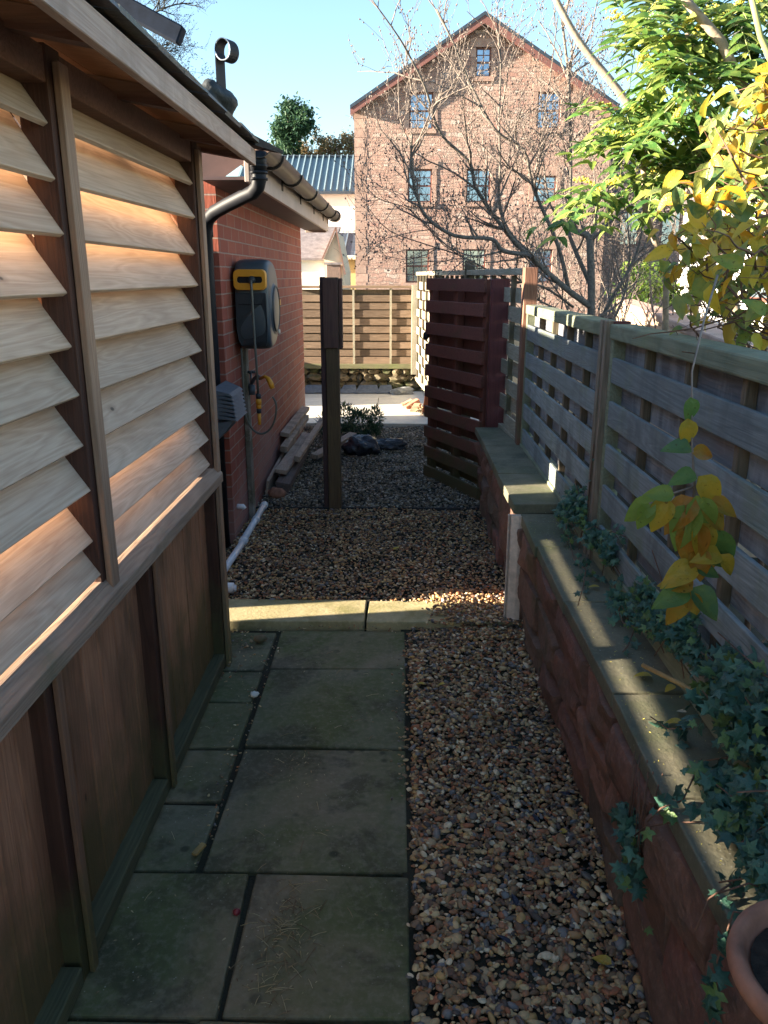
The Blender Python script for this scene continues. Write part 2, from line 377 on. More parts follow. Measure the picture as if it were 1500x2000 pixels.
def brick_mat():
    m = Mat('red_brick', 0.85); x = m.sep(m.co(), 0); y = m.sep(m.co(), 1); z = m.sep(m.co(), 2)
    u = m.math('ADD', x, y)
    wob = m.noise(m.co(), 30, 2); u2 = m.math('ADD', u, m.math('MULTIPLY', wob, 0.004)); z2 = m.math('ADD', z, m.math('MULTIPLY', m.noise(m.co(), 22, 2), 0.004))
    b = m.n('ShaderNodeTexBrick'); m.L(m.comb(u2, z2), b.inputs['Vector']); b.offset = 0.5
    b.inputs['Scale'].default_value = 1; b.inputs['Brick Width'].default_value = 0.225; b.inputs['Row Height'].default_value = 0.075
    b.inputs['Mortar Size'].default_value = 0.0045; b.inputs['Mortar Smooth'].default_value = 0.2; b.inputs['Bias'].default_value = 0.0
    b.inputs['Color1'].default_value = (0.34, 0.095, 0.055, 1); b.inputs['Color2'].default_value = (0.25, 0.062, 0.040, 1); b.inputs['Mortar'].default_value = (0.33, 0.24, 0.20, 1)
    drag = m.noise(m.mapping((40, 40, 4)), 3, 3, 0.6)
    c = m.mix(m.ramp(drag, [(0.35, 0.0), (0.75, 0.4)]), b.outputs['Color'], (0.17, 0.04, 0.035))
    big = m.noise(m.co(), 1.6, 5, 0.65)
    # lime bloom low on the wall: a stain with its own noisy outline
    g = m.math('SUBTRACT', m.math('MULTIPLY', big, 1.25), m.math('MULTIPLY', z, 0.28))
    c = m.mix(m.ramp(g, [(0.44, 0.0), (0.68, 0.5)]), c, (0.30, 0.22, 0.21))
    m.color(c)
    h = m.math('ADD', m.math('MULTIPLY', b.outputs['Fac'], -1.0), m.math('MULTIPLY', drag, 0.35))
    m.bump(h, 0.005); return m.m
M['brick'] = brick_mat()

def rubble_mat():
    """coursed rubble: two brick layouts of different size blended by noise, wavy beds, per-stone colour, rough pitched faces"""
    m = Mat('sandstone_rubble', 0.92)
    x = m.sep(m.co(), 0); z = m.sep(m.co(), 2)
    w1 = m.noise(m.co(), 1.6, 3); w2 = m.noise(m.mapping((1,1,1), loc=(7,3,1)), 1.9, 3); w3 = m.noise(m.co(), 7, 2)
    u = m.math('ADD', x, m.math('ADD', m.math('MULTIPLY', w1, 0.5), m.math('MULTIPLY', w3, 0.08)))
    w = m.math('ADD', z, m.math('ADD', m.math('MULTIPLY', w2, 0.22), m.math('MULTIPLY', w3, 0.06)))
    def br(bw, rh, mo, off):
        b = m.n('ShaderNodeTexBrick'); m.L(m.comb(u, w), b.inputs['Vector']); b.offset = off; b.squash = 0.7; b.squash_frequency = 3
        b.inputs['Scale'].default_value = 1; b.inputs['Brick Width'].default_value = bw; b.inputs['Row Height'].default_value = rh
        b.inputs['Mortar Size'].default_value = mo; b.inputs['Mortar Smooth'].default_value = 0.6; b.inputs['Bias'].default_value = 0.0
        b.inputs['Color1'].default_value = (0,0,0,1); b.inputs['Color2'].default_value = (1,1,1,1); b.inputs['Mortar'].default_value = (0.5,0.5,0.5,1)
        return b.outputs['Color'], b.outputs['Fac']
    c1, f1 = br(0.33, 0.15, 0.014, 0.43); c2, f2 = br(0.21, 0.095, 0.011, 0.37)
    sel = m.ramp(m.noise(m.mapping((0.6,1,1.5)), 1.3, 3), [(0.485, 0.0), (0.515, 1.0)])
    col = m.mix(sel, c1, c2); fac = m.mix(sel, f1, f2)
    c = m.ramp(col, [(0.0, (0.33,0.18,0.145)), (0.25, (0.44,0.30,0.24)), (0.45, (0.36,0.21,0.17)), (0.7, (0.50,0.38,0.31)), (0.85, (0.40,0.26,0.21)), (1.0, (0.62,0.53,0.46))])
    nz = m.noise(m.co(), 6, 6, 0.7); n2 = m.noise(m.co(), 26, 4, 0.6)
    c = m.mix(m.ramp(nz, [(0.35, 0.0), (0.7, 0.55)]), c, (0.30, 0.19, 0.155))
    c = m.mix(m.ramp(m.noise(m.co(), 0.5, 4, 0.6), [(0.42, 0.0), (0.6, 0.4)]), c, (0.42, 0.245, 0.185))
    c = m.mix(m.ramp(m.noise(m.mapping((1,1,0.25)), 0.9, 5, 0.65), [(0.52, 0.0), (0.68, 0.5)]), c, (0.22, 0.16, 0.13))
    c = m.mix(m.math('MULTIPLY', fac, 0.75), c, (0.30, 0.225, 0.19))
    m.color(c)
    h = m.math('ADD', m.math('MULTIPLY', fac, -1.1), m.math('ADD', m.math('MULTIPLY', nz, 1.3), m.math('MULTIPLY', n2, 0.9)))
    m.bump(h, 0.028); return m.m
M['rubble'] = rubble_mat()

def stone(name, c1, c2, c3=None, scale=3, rough=0.85, bump=0.003, speck=0.0, moss=None):
    m = Mat(name, rough); isl = m.island()
    off = m.comb(m.math('MULTIPLY', isl, 13.0), m.math('MULTIPLY', isl, 29.0), 0.0)
    v = m.mapping((1,1,1), loc=off)
    n1 = m.noise(v, scale, 6, 0.62); n2 = m.noise(v, scale*14, 4, 0.65)
    c = m.mix(m.ramp(n1, [(0.36, 0.0), (0.64, 1.0)]), c1, c2)
    t = m.math('ADD', m.math('MULTIPLY', isl, 0.3), 0.85); c = m.mix(1.0, c, m.comb(t, t, t), 'MULTIPLY')
    if c3: c = m.mix(m.ramp(m.noise(v, scale*0.7, 5, 0.6, 0.4), [(0.54, 0.0), (0.64, 0.8)]), c, c3)
    c = m.mix(m.ramp(n2, [(0.5, 0.0), (0.75, 0.35)]), c, tuple(x*1.6 for x in c1))
    if moss: c = m.mix(m.ramp(m.noise(m.co(), 2.6, 7, 0.7), [(0.50, 0.0), (0.66, 0.85)]), c, moss)
    if speck:
        s_ = m.voro(v, 55, rnd=1); msk = m.math('MULTIPLY', m.ramp(s_, [(0.09, 1.0), (0.14, 0.0)]), m.ramp(m.noise(v, 5, 3), [(0.5, 0.0), (0.6, 1.0)]))
        c = m.mix(m.math('MULTIPLY', msk, speck), c, (0.5, 0.5, 0.45))
    m.color(c); m.bump(m.math('ADD', n1, m.math('MULTIPLY', n2, 0.5)), bump)
    m.rough(m.ramp(n1, [(0.3, rough-0.2), (0.7, rough)]))
    return m.m
def slab_mat():
    m = Mat('paving_slab', 0.85); isl = m.island()
    off = m.comb(m.math('MULTIPLY', isl, 13.0), m.math('MULTIPLY', isl, 29.0), 0.0); v = m.mapping((1,1,1), loc=off)
    base = m.ramp(isl, [(0.0, (0.25,0.17,0.105)), (0.25, (0.175,0.155,0.088)), (0.5, (0.23,0.175,0.11)), (0.75, (0.15,0.155,0.098)), (1.0, (0.26,0.18,0.115))])
    n1 = m.noise(v, 2.2, 7, 0.68, 0.3); n2 = m.noise(v, 45, 5, 0.7); n3 = m.noise(v, 9, 6, 0.7)
    c = m.mix(m.ramp(n1, [(0.40, 0.0), (0.60, 0.9)]), base, (0.098,0.115,0.045))
    c = m.mix(m.ramp(m.noise(m.co(), 1.7, 6, 0.66, 0.5), [(0.52, 0.0), (0.58, 0.6)]), c, (0.045,0.042,0.027))
    c = m.mix(m.ramp(n3, [(0.52, 0.0), (0.72, 0.55)]), c, (0.046,0.054,0.026))
    c = m.mix(m.ramp(n2, [(0.48, 0.0), (0.72, 0.5)]), c, (0.27,0.235,0.17))
    blot = m.voro(m.mapping((1,1,1), loc=off, vec=None), 11, rnd=1)
    msk = m.math('MULTIPLY', m.ramp(m.math('ADD', blot, m.math('MULTIPLY', n3, 0.25)), [(0.24, 1.0), (0.33, 0.0)]), m.ramp(m.noise(v, 3.1, 3), [(0.48, 0.0), (0.58, 0.7)]))
    c = m.mix(msk, c, (0.018,0.024,0.014))
    sp = m.voro(v, 62, rnd=1); c = m.mix(m.math('MULTIPLY', m.ramp(sp, [(0.07, 0.9), (0.13, 0.0)]), m.ramp(m.noise(v, 6, 3), [(0.5, 0.0), (0.62, 1.0)])), c, (0.42,0.40,0.34))
    m.color(c); m.bump(m.math('ADD', m.math('MULTIPLY', n2, 0.5), n3), 0.004); m.rough(m.ramp(n1, [(0.35, 0.6), (0.65, 0.95)])); return m.m
M['slab'] = slab_mat()
M['kerb'] = stone('kerb_slab', (0.46,0.38,0.22), (0.34,0.29,0.15), None, 5, 0.85, 0.004, moss=(0.18,0.17,0.06))
M['mud'] = stone('joint_moss', (0.022,0.026,0.014), (0.03,0.026,0.018), None, 9, 0.95, 0.01)
M['coping'] = stone('coping_slab', (0.20,0.18,0.12), (0.13,0.125,0.085), (0.08,0.08,0.056), 5, 0.85, 0.003, 0.5, moss=(0.11,0.12,0.06))
M['patio'] = stone('patio_slab', (0.62,0.58,0.50), (0.52,0.49,0.43), None, 4, 0.8, 0.002)
M['ashlar'] = stone('ashlar', (0.40,0.27,0.21), (0.33,0.205,0.16), (0.30,0.21,0.17), 5, 0.9, 0.012)
def block_mat():
    m = Mat('sandstone_block', 0.92); isl = m.island(); off = m.comb(m.math('MULTIPLY', isl, 13.0), m.math('MULTIPLY', isl, 29.0), 0.0); v = m.mapping((1,1,1), loc=off)
    base = m.ramp(isl, [(0.0, (0.25,0.105,0.075)), (0.2, (0.16,0.085,0.062)), (0.4, (0.27,0.125,0.085)), (0.6, (0.15,0.105,0.075)), (0.8, (0.23,0.09,0.068)), (1.0, (0.20,0.12,0.08))])
    n1 = m.noise(v, 4, 7, 0.7, 0.4); n2 = m.noise(v, 55, 5, 0.7); n3 = m.noise(v, 17, 5, 0.65)
    c = m.mix(m.ramp(n1, [(0.42, 0.0), (0.62, 0.75)]), base, (0.13,0.078,0.055))
    c = m.mix(m.ramp(n3, [(0.5, 0.0), (0.72, 0.55)]), c, (0.085,0.055,0.042)); c = m.mix(m.ramp(n2, [(0.5, 0.0), (0.75, 0.4)]), c, (0.40,0.23,0.17))
    c = m.mix(m.ramp(m.noise(m.co(), 2.2, 6, 0.7), [(0.56, 0.0), (0.68, 0.6)]), c, (0.055,0.062,0.028))
    m.color(c); m.bump(m.math('ADD', m.math('MULTIPLY', n2, 0.5), m.math('MULTIPLY', n3, 1.2)), 0.006); return m.m
M['sandstone'] = block_mat()
M['fieldstone'] = stone('field_stone', (0.17,0.125,0.075), (0.075,0.065,0.04), (0.05,0.055,0.025), 7, 0.9, 0.01, moss=(0.06,0.09,0.025))
M['render_white'] = simple('white_render', (0.80, 0.78, 0.74), 0.8, var=0.04, scale=3)
M['render_cream'] = simple('cream_render', (0.66, 0.54, 0.38), 0.8, var=0.06, scale=3)
M['pink_wall'] = stone('pink_wall', (0.50,0.38,0.28), (0.42,0.30,0.22), (0.38,0.28,0.20), 4, 0.9, 0.01)
M['metal_roof'] = simple('metal_roof', (0.15, 0.195, 0.215), 0.35, metal=0.3, var=0.08, scale=2)
M['dark_roof'] = simple('dark_roof', (0.035, 0.05, 0.07), 0.5, var=0.2, scale=4)
M['grey_tile'] = simple('grey_tile', (0.20, 0.165, 0.16), 0.8, var=0.3, scale=8)
M['win_frame'] = simple('window_frame', (0.15, 0.06, 0.045), 0.5, var=0.15)
M['door'] = simple('brown_door', (0.20, 0.13, 0.10), 0.6)
_g = Mat('window_glass', 0.06); _g.color(_g.mix(_g.ramp(_g.noise(_g.co(), 1.4, 3), [(0.4, 0.0), (0.6, 1.0)]), (0.30,0.38,0.48), (0.42,0.50,0.60))); _g.b.inputs['Specular IOR Level'].default_value = 1.0
_g.b.inputs['Metallic'].default_value = 0.75; M['glass'] = _g.m
M['grass'] = stone('garden_grass', (0.05,0.08,0.02), (0.07,0.09,0.03), None, 5, 0.95, 0.02)
M['trim'] = simple('angle_trim', (0.66, 0.54, 0.45), 0.5, var=0.25, scale=30)
M['rust'] = simple('rust_red', (0.30, 0.05, 0.03), 0.6)
M['cane'] = simple('cane', (0.42, 0.27, 0.10), 0.6, var=0.3)
M['edging'] = simple('edging', (0.03, 0.03, 0.03), 0.8)

def pebble_mat(name, cols):
    m = Mat(name, 0.6); isl = m.island(); n = len(cols)
    c = m.ramp(isl, [(i/n, cols[i]) for i in range(n)], 'CONSTANT')
    nz = m.noise(m.co(), 90, 3, 0.6)
    c = m.mix(m.ramp(nz, [(0.35, 0.0), (0.7, 0.4)]), c, (0.14, 0.10, 0.065)); c = m.mix(1.0, c, 1.3, 'MULTIPLY'); m.color(c); m.bump(nz, 0.002)
    m.rough(m.ramp(isl, [(0, 0.4), (1, 0.75)])); return m.m
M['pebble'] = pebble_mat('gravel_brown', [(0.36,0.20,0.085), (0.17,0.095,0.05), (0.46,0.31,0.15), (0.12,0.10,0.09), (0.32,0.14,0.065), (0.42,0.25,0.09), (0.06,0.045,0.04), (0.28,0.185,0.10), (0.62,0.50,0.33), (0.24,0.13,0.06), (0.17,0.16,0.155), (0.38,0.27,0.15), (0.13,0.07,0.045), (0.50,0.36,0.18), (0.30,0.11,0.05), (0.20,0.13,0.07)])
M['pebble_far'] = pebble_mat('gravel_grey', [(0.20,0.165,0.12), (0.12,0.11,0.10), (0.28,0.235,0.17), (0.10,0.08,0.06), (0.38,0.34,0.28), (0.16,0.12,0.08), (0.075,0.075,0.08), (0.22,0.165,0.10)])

# ------------------------------------------------------------------ ground and paving
g = MB(); g.add([(-150,-40,-0.05),(150,-40,-0.05),(150,300,-0.05),(-150,300,-0.05)], [(0,1,2,3)]); kind(g.build('ground', M['mud']))
g = MB()
# soil sheets under the gravel
g.box(0.02, 0.62, -1.0, 3.44, -0.03, -0.006); g.box(-1.05, 0.66, 3.66, 8.56, -0.03, 0.012); g.box(-1.0, 0.05, -1.0, 3.44, -0.04, -0.018)
kind(g.build('gravel_bed', M['mud']))
def slab(mb, x0, x1, y0, y1, z=0.0, t=0.03, gap=0.008):
    x0 += gap; x1 -= gap; y0 += gap; y1 -= gap
    j = lambda: random.uniform(-0.006, 0.006); k = lambda: random.uniform(-0.0035, 0.0035)
    c = [(x0+j(),y0+j()),(x1+j(),y0+j()),(x1+j(),y1+j()),(x0+j(),y1+j())]
    top = [(x, y, z+k()) for x, y in c]; bot = [(x, y, z-t) for x, y in c]
    mb.add(bot+top, [(3,2,1,0),(4,5,6,7),(0,1,5,4),(1,2,6,5),(2,3,7,6),(3,0,4,7)])
g = MB()
rows = [3.425, 3.037, 2.447, 1.833, 1.375, 0.75, 0.15, -0.5]
for i in range(len(rows)-1):
    y1, y0 = rows[i], rows[i+1]
    if i == 3: slab(g, -0.40, 0.045, y0, y1); slab(g, -0.98, -0.40, y0, y1)
    elif i > 3: slab(g, -0.45, 0.045, y0, y1); slab(g, -1.0, -0.45, y0, y1)
    else: slab(g, -0.545, 0.045, y0, y1)
lj = [3.40, 3.02, 2.76, 2.44, 2.14, 1.833]
for a, b in zip(lj[:-1], lj[1:]): slab(g, -0.98, -0.555, b, a, z=-0.004)
kind(g.build('path', M['slab'], bevel=0.006, seg=2))
# kerb strip across the path (sunlit), riser of thin bricks on its left
g = MB(); slab(g, -1.0, -0.15, 3.435, 3.70, 0.035, 0.07, 0.004); slab(g, -0.15, 0.62, 3.435, 3.70, 0.035, 0.07, 0.004)
kind(g.build('kerb', M['kerb'], bevel=0.006, seg=2))
# patio beyond
g = MB()
for i in range(4):
    for j in range(4): slab(g, -1.45+0.6*i+ (0.0), -0.85+0.6*i, 8.50+0.62*j, 9.12+0.62*j, 0.065, 0.10, 0.003)
kind(g.build('patio', M['patio'], bevel=0.003))
g = MB(); g.box(-1.0, 0.62, 5.335, 5.352, -0.01, 0.040); kind(g.build('edging_strip', M['edging']))

import bmesh as _bm
def ico(sub):
    b = _bm.new(); _bm.ops.create_icosphere(b, subdivisions=sub, radius=0.5)
    V = np.array([v.co[:] for v in b.verts]); F = np.array([[v.index for v in f.verts] for f in b.faces]); b.free(); return V, F
def lumpy(V, seed):
    r = np.random.default_rng(seed); a = r.normal(size=(5,3)); k = 1 + 0.16*np.sin(V@a.T*3.6 + r.uniform(0,6,5)).sum(1)/1.6
    return V*k[:, None]
def pebbles(name, areas, mat, sub, seed):
    Vs, Fs, o = [], [], 0; r = np.random.default_rng(seed)
    for (x0, x1, y0, y1, z, n, s0, s1, fn) in areas:
        for q in range(4):
            bv, bf = ico(sub); bv = lumpy(bv, seed*10+q)
            m_ = n//4; P = np.stack([r.uniform(x0, x1, m_), r.uniform(y0, y1, m_), z + np.abs(r.normal(0, 0.006, m_))], 1); P[:,2] += 0.007*np.sin(P[:,0]*9+P[:,1]*5)+0.005*np.sin(P[:,1]*13-P[:,0]*7)
            if fn: P = P[fn(P, r)]
            m_ = len(P); L = r.uniform(s0, s1, m_)*(1+0.5*(r.random(m_) > 0.93)); S = np.stack([L*r.uniform(1.0, 1.35, m_), L*r.uniform(0.5, 0.95, m_), L*r.uniform(0.28, 0.65, m_)], 1)
            V, F = scatter(bv, bf, P, rotmats(m_, 0.35, r), S); Vs.append(V); Fs.append(F+o); o += len(V)
    ob = npmesh(name, np.concatenate(Vs), np.concatenate(Fs), mat, smooth=True); kind(ob, 'stuff'); return ob
pebbles('gravel', [(0.05, 0.60, 0.7, 2.1, 0.0, 5200, 0.010, 0.026, None), (0.05, 0.60, 0.7, 2.1, 0.004, 2400, 0.006, 0.012, None), (0.03, 0.075, 0.7, 3.4, 0.002, 160, 0.008, 0.018, None), (0.055, 0.60, -0.6, 0.7, 0.0, 1500, 0.02, 0.03, None)], M['pebble'], 2, 3)
spill = lambda P, r: r.random(len(P)) < np.clip((P[:,0]-0.12)/0.22, 0, 1)
pebbles('gravel', [(0.055, 0.60, 2.1, 3.45, 0.0, 6000, 0.013, 0.025, None), (0.10, 0.60, 3.40, 3.74, 0.042, 1500, 0.013, 0.024, spill), (0.30, 0.60, 3.28, 3.45, 0.015, 420, 0.014, 0.024, None),
                   (-1.0, 0.62, 3.68, 5.33, 0.028, 13500, 0.010, 0.022, None), (-0.85, -0.62, 2.9, 3.40, 0.002, 90, 0.006, 0.016, None), (-0.95, 0.0, 3.40, 3.44, 0.002, 60, 0.006, 0.012, None), (-0.02, 0.06, 2.1, 3.4, 0.006, 60, 0.007, 0.015, None), (-0.60, -0.52, 1.8, 3.4, -0.004, 120, 0.005, 0.012, None)], M['pebble'], 1, 5)
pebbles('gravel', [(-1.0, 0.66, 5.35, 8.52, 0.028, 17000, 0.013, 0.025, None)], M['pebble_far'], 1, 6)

# ------------------------------------------------------------------ louvred timber shed on the left
shed = thing('shed', 'louvred cedar shed with horizontal slats above vertical boards along the path', 'shed', (-1.5, 1.5, 0))
XF, XB = -0.718, -2.25
def shed_posts():
    for y0 in (0.62, 1.825, 3.035):
        y1 = y0+0.075
        g = MB(); g.box(-0.80, XF-0.012, y0, y1, 0.80 if y0 < 3 else -0.01, 2.06); g.build('post', M['cedar_post'], shed, 0.003)
        g = MB(); g.box(XF-0.010, XF+0.006, y0+0.020, y1-0.005, 0.83 if y0 < 3 else -0.01, 2.03); g.build('cover_strip', M['cedar_strip'], shed, 0.002)
    for y0 in (0.35, 0.83, 1.45, 2.165):
        g = MB(); g.box(-0.80, XF-0.014, y0+0.012, y0+0.07, 0.0, 0.805); g.build('post', M['cedar_post'], shed, 0.003)
        g = MB(); g.box(XF-0.012, XF-0.0, y0+0.044, y0+0.072, 0.0, 0.802); g.build('cover_strip', M['strip_low'], shed, 0.002)
shed_posts()
for y0 in (0.3, 3.03): g = MB(); g.box(XB, XB+0.08, y0, y0+0.08, 0, 2.3); g.build('rear_post', M['cedar_post'], shed)
# louvre panels: slats lean outwards at the foot
def louvre(y0, y1, seed):
    g = MB(); rn = random.Random(seed)
    for i in range(10):
        zb = 0.869 + 0.1158*i + rn.uniform(-0.003, 0.003); xb = -0.737
        H, D, T = 0.152, 0.098, 0.014
        if i == 0: zb = 0.8850
        # cross-section in x-z: bottom outer edge to top inner edge
        nx, nz = H/math.hypot(H, D), D/math.hypot(H, D)
        tw = rn.uniform(-0.006, 0.006)
        poly = [(xb, y0-0.006, zb), (xb-D, y0-0.006, zb+H), (xb-D-nx*T, y0-0.006, zb+H-nz*T), (xb-nx*T, y0-0.006, zb-nz*T)]
        vs = poly + [(x+tw, y1+0.006, z+tw) for x, _, z in poly]
        g.add(vs, [(3,2,1,0),(4,5,6,7),(0,1,5,4),(1,2,6,5),(2,3,7,6),(3,0,4,7)])
    return g.build('louvre_panel', M['cedar'], shed, 0.0015, recalc=True)
louvre(-0.55, 0.62, 1); louvre(0.695, 1.825, 2); louvre(1.90, 3.035, 3)
# mid rail with a chamfered weather edge
g = MB(); g.prism([(-0.84, 0, 0.802), (-0.704, 0, 0.802), (-0.704, 0, 0.838), (-0.732, 0, 0.8710), (-0.84, 0, 0.8710)], (0,-0.6,0), (0,3.10,0))
g.build('mid_rail', M['cedar_rail'], shed, 0.002, recalc=True)
g = MB(); y = -0.6
while y < 3.03:
    w = random.uniform(0.105, 0.13); g.box(-0.796+random.uniform(0,0.003), -0.773+random.uniform(-.0015,.0015), y+0.0002, min(y+w-0.0002, 3.04), 0.02, 0.806); y += w
g.build('board_panel', M['cedar_board'], shed, 0.005)
g = MB()
for a, b in ((-0.6,0.35),(0.42,0.83),(0.90,1.45),(1.52,2.165),(2.235,3.035)): g.box(-0.79, XF-0.006, a, b, 0.015, 0.066)
g.build('sill', M['sill'], shed, 0.004)
# end wall (boards), inner boards at the back below the opening
g = MB(); x = XB+0.08
while x < -0.80: g.box(x+0.002, min(x+0.118, -0.80), 3.045, 3.065, 0.02, 2.0); x += 0.12
g.build('end_wall', M['cedar_board'], shed)
g = MB(); z = 0.02
while z < 1.0: g.box(XB+0.01, XB+0.03, -0.6, 3.03, z, z+0.115); z += 0.12
z = 1.52  # upper band: unseen, added to keep direct sun off the middle slats
while z < 1.98: g.box(XB+0.01, XB+0.03, -0.6, 3.03, z, z+0.115); z += 0.12
g.build('rear_boards_and_sun_block', M['cedar_rail'], shed)
# roof: mono-pitch rising away from the path
tp = math.tan(R(10.0))
def zr(x, base=2.02): return base + (-0.55-x)*tp
g = MB(); g.box(-0.80, -0.735, -0.6, 3.20, 1.985, 2.055); g.box(XB, XB+0.07, -0.6, 3.2, 2.22, 2.30); g.build('wall_plate', M['rafter'], shed, 0.002)
g = MB()
for y in (-0.2, 0.45, 1.05, 1.66, 2.28, 2.90, 3.20): g.add([( -0.565, y, zr(-0.565)-0.01), (-0.565, y+0.045, zr(-0.565)-0.01), (-0.565, y+0.045, zr(-0.565)+0.035), (-0.565, y, zr(-0.565)+0.035),
            (-2.4, y, zr(-2.4)-0.01), (-2.4, y+0.045, zr(-2.4)-0.01), (-2.4, y+0.045, zr(-2.4)+0.035), (-2.4, y, zr(-2.4)+0.035)], [(0,1,2,3),(7,6,5,4),(0,4,5,1),(1,5,6,2),(2,6,7,3),(3,7,4,0)])
g.build('rafter', M['rafter'], shed, recalc=True)
g = MB()
for i in range(16):
    x1 = -0.56-0.115*i; x0 = x1-0.113
    g.add([(x0,-0.6,zr(x0)+0.037),(x1,-0.6,zr(x1)+0.037),(x1,3.29,zr(x1)+0.037),(x0,3.29,zr(x0)+0.037),(x0,-0.6,zr(x0)+0.046),(x1,-0.6,zr(x1)+0.046),(x1,3.29,zr(x1)+0.046),(x0,3.29,zr(x0)+0.046)],
          [(0,3,2,1),(4,5,6,7),(0,1,5,4),(1,2,6,5),(2,3,7,6),(3,0,4,7)])
g.build('roof_boards', M['sheath'], shed)
g = MB(); g.box(-0.562, -0.540, -0.6, 3.24, 1.998, 2.054); g.build('fascia', M['fascia_pink'], shed, 0.002)
g = MB(); y = -0.6; k = 0
rn = random.Random(4)
while y < 3.27:
    w = rn.uniform(0.20, 0.26)
    for c in range(6):
        xo = -0.518 - 0.30*c; xi = xo-0.36; dz = rn.uniform(0, 0.006)
        a, b = y+0.003, min(y+w-0.003, 3.31)
        g.add([(xo+rn.uniform(-.006,.006),a,zr(xo)+0.050+dz),(xo+rn.uniform(-.006,.006),b,zr(xo)+0.050+dz),(xi,b,zr(xi)+0.050),(xi,a,zr(xi)+0.050),
               (xo,a,zr(xo)+0.062+dz),(xo,b,zr(xo)+0.060+dz),(xi,b,zr(xi)+0.056),(xi,a,zr(xi)+0.056)], [(0,1,2,3),(7,6,5,4),(0,4,5,1),(1,5,6,2),(2,6,7,3),(3,7,4,0)])
    y += w
g.build('roof_slates', M['slate'], shed, recalc=True)
g = MB(); g.add([(-0.445,3.315,2.048),(-0.53,3.18,2.060),(-2.4,3.18,2.385),(-2.4,3.36,2.385),(-0.445,3.315,2.060),(-0.53,3.18,2.093),(-2.4,3.18,2.42),(-2.4,3.36,2.42)], [(0,1,2,3),(7,6,5,4),(0,4,5,1),(1,5,6,2),(2,6,7,3),(3,7,4,0)])
g.build('verge_felt', M['black'], shed, recalc=True)

# unseen screen added behind shed and garage to cut the sun to a slot
scr = thing('sun_slot_screen', 'unseen board screen added to narrow the sunlight between shed and brick garage', 'fence', (-2.6, 3.9, 0))
g = MB(); SY0 = 3.43 - math.tan(SUN_AZ)*1.82; SY1 = SY0+0.165
z = 0.0
while z < 2.1: g.box(-2.62, -2.60, SY1, 5.0, z, z+0.138); z += 0.14
g.box(-2.62, -2.60, SY0-0.55, SY0, 0, 2.1)
g.build('sun_slot_boards', M['cedar_rail'], scr)
g = MB(); g.box(-2.66, -2.585, SY1, SY1+0.07, 0, 2.15); g.box(-2.655, -2.580, SY0-0.07, SY0+0.002, 0, 2.16); g.box(-2.65, -2.57, SY0-0.06, SY1+0.06, 1.53, 2.6); g.build('post', M['fence_post'], scr)  # uprights and header added to trim the sides and top of the sun slot

# ------------------------------------------------------------------ brick garage
ho = thing('brick_garage', 'red brick garage wall with cream fascia and brown gutter behind the shed', 'garage', (-1.8, 6.6, 0))
g = MB(); g.box(-1.22, -1.0, 4.63, 8.55, -0.05, 2.10); g.box(-3.0, -1.221, 4.63, 4.84, -0.05, 2.24); g.box(-3.0, -1.221, 8.33, 8.55, -0.05, 2.24); g.box(-3.0,-2.8,4.85,8.32,0,2.6); g.build('wall', M['brick'], ho)
g = MB(); g.box(-0.998, -0.775, 4.30, 8.98, 2.062, 2.078); g.build('soffit', M['soffit'], ho)
g = MB(); g.box(-0.773, -0.750, 4.28, 9.0, 2.050, 2.215); g.build('fascia', M['upvc'], ho, 0.002)
g = MB(); g.box(-1.0, -0.775, 8.985, 9.0, 2.04, 2.2); g.build('box_end', M['upvc'], ho, 0.002)
# half-round gutter, union brackets, tile edges
def halfround(mb, y0, y1, r, cx, cz, t=0.004, n=14):
    A = [(cx + r*math.cos(math.pi+math.pi*i/n), cz + r*math.sin(math.pi+math.pi*i/n)) for i in range(n+1)]
    B = [(cx + (r-t)*math.cos(math.pi+math.pi*i/n), cz + (r-t)*math.sin(math.pi+math.pi*i/n)) for i in range(n+1)]
    poly = A + B[::-1]; m_ = len(poly)
    vs = [(x, y0, z) for x, z in poly] + [(x, y1, z) for x, z in poly]
    fs = [(i, (i+1)%m_, m_+(i+1)%m_, m_+i) for i in range(m_)]
    for i in range(n): fs += [(i, m_-1-i, m_-2-i, i+1), (m_+i, m_+i+1, m_+m_-2-i, m_+m_-1-i)]
    mb.add(vs, fs, False)
g = MB(); halfround(g, 4.22, 9.12, 0.062, -0.685, 2.215); g.lathe([(0.0, 0), (0.062, 0.0), (0.062, 0.012), (0, 0.012)], (-0.685, 9.12, 2.2145), 20, 'y')
gut = g.build('gutter', M['gutter'], ho, recalc=True)
for y in (4.60, 5.45, 6.45, 7.45, 8.35, 8.85):
    g = MB(); halfround(g, y, y+0.055, 0.072, -0.685, 2.213, 0.009); g.box(-0.765, -0.745, y, y+0.05, 2.12, 2.215); g.build('gutter_bracket', M['gutter'], gut, recalc=True)
g = MB(); rn = random.Random(8)
for j in range(18):
    y0 = 4.25+0.27*j
    for c in range(6):
        xo = -0.665-0.32*c; xi = xo-0.36; f = lambda x: 2.232+(-0.70-x)*0.5
        g.add([(xo,y0,f(xo)),(xo,y0+0.265,f(xo)),(xi,y0+0.265,f(xi)),(xi,y0,f(xi)),(xo,y0,f(xo)+0.018),(xo,y0+0.265,f(xo)+0.022),(xi,y0+0.265,f(xi)+0.012),(xi,y0,f(xi)+0.012)],
              [(0,1,2,3),(7,6,5,4),(0,4,5,1),(1,5,6,2),(2,6,7,3),(3,7,4,0)])
g.build('roof_tiles', M['tile'], ho, recalc=True)
g = MB(); g.add([(-1.0, 4.64, 2.079),(-2.6,4.64,2.079),(-2.6,4.64,3.15),(-0.78,4.64,2.22)], [(0,1,2,3)]); g.build('gable_board', M['soffit'], ho)
